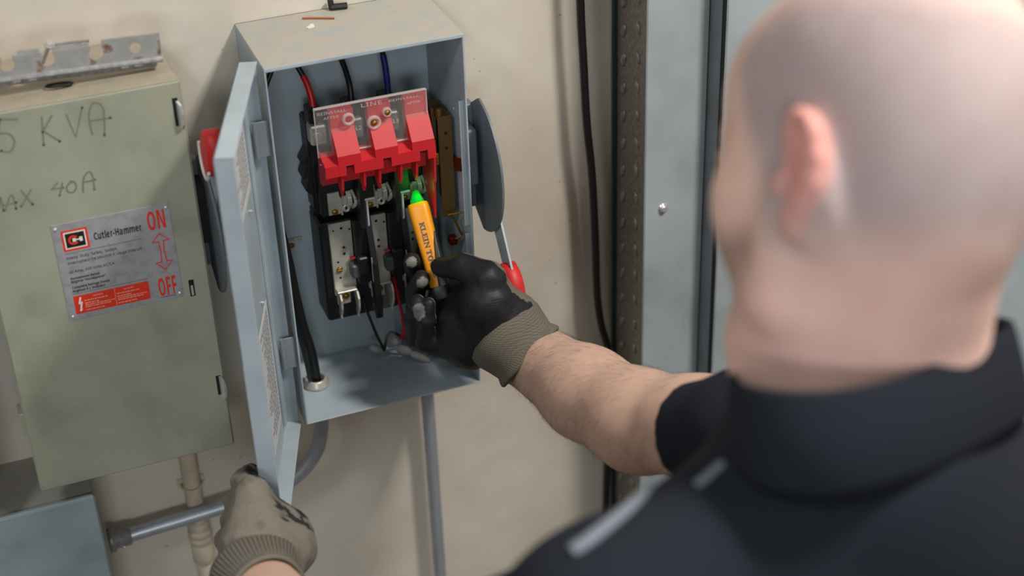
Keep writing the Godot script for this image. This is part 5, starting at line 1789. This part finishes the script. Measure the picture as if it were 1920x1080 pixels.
	for k in 4:
		var m: Vector3 = [Vector3(-0.0979, 1.0380, 0.3250), Vector3(-0.1067, 1.0214, 0.3300), Vector3(-0.1143, 1.0045, 0.3360), Vector3(-0.1248, 0.9897, 0.3450)][k]
		var r: float = [0.0138, 0.0148, 0.0148, 0.0135][k]
		g.cap((Vector3(-0.0955, 1.0230, 0.3620) + LH).lerp(a, 0.12 * k), m, 0.025 - 0.001 * k, r, 0.012)
		var p1 := m + Vector3(-0.002, -0.016, -0.040)
		var p2 := Vector3(-0.0940, p1.y - 0.012, 0.2640)
		var p3 := Vector3(-0.0845, p2.y - 0.008, 0.2460)
		g.cap(m, p1, r, r * 0.80, 0.006)
		g.cap(p1, p2, r * 0.80, r * 0.72, 0.003)
		g.cap(p2, p3, r * 0.72, r * 0.62, 0.003)
	g.wobble = wob; g.wobble_by = 0.0014
	var palm := Vector3(0.70, 0.36, -0.62).normalized()
	var dirt := FastNoiseLite.new()
	dirt.seed = 6; dirt.frequency = 30.0
	var col2 := func(p: Vector3, n: Vector3) -> Color:
		if n.dot(palm) + spots.get_noise_3dv(p) * 0.05 > 0.74: return srgb(44, 44, 47)
		var c := srgb(146, 139, 128)
		var d := dirt.get_noise_3dv(p)
		return c.lerp(srgb(96, 90, 80), clampf(d * 1.6 - 0.25, 0, 0.8))
	var km := StandardMaterial3D.new()
	km.resource_name = "dirty_knit"
	km.vertex_color_use_as_albedo = true
	km.roughness = 0.9
	km.uv1_triplanar = true
	km.uv1_world_triplanar = true
	km.uv1_scale = Vector3.ONE * 250.0
	km.albedo_texture = knit_tex
	km.heightmap_enabled = true
	km.heightmap_texture = knit_tex
	km.heightmap_scale = 0.025
	M["dirty_knit"] = km
	var left := put("glove", mesh_field(g, 0.0024, Vector3(-0.18, 0.92, 0.22), Vector3(0.0, 1.10, 0.46), col2, base), km, t)
	left.set_meta("label", "grey knit work glove with dark palm coating on the left hand")
	var ax := (el_l - wr_l).normalized()
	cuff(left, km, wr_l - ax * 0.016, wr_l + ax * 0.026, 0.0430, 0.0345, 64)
	off = Vector3.ZERO

func cuff(hand: Node3D, m: Material, a: Vector3, b: Vector3, ra: float, rb: float, ribs: int) -> void:
	# knitted wrist band: an open sleeve with a rolled end, ribbed or plain
	var ax := (b - a).normalized()
	var fr := basis_to(ax)
	var L := (b - a).length()
	var seg := ribs * 4 if ribs else 64
	var s := S(true)
	var prof := [[-0.08, ra * 0.86], [0.02, ra * 1.0], [0.25, ra * 1.03], [0.55, (ra + rb) / 2.0], [0.80, rb * 0.99], [0.93, rb * 1.06], [1.0, rb * 1.08], [1.05, rb * 1.04], [1.04, rb * 0.97], [0.9, rb * 0.93], [0.5, rb * 0.90]]
	for k in prof.size() - 1:
		for i in seg:
			var q := []
			for e in [[k, i], [k, i + 1], [k + 1, i + 1], [k + 1, i]]:
				var an: float = TAU * e[1] / seg
				var h: float = prof[e[0]][0]
				var r: float = prof[e[0]][1]
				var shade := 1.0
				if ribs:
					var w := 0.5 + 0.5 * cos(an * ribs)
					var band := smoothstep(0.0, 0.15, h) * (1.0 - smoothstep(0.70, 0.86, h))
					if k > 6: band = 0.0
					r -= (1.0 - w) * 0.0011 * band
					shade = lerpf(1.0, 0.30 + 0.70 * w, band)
				r *= 1.0 + 0.02 * sin(an * 3.0 + h * 2.0)
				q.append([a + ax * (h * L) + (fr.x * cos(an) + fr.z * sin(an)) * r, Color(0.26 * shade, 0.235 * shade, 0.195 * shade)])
			for tri_ in [[0, 3, 2], [0, 2, 1]]:
				for v in [tri_[0], tri_[2], tri_[1]]:
					s.set_color(q[v][1])
					s.add_vertex(q[v][0] - off)
	obj("cuff", s, m, hand).set_meta("label", "grey knitted cuff")
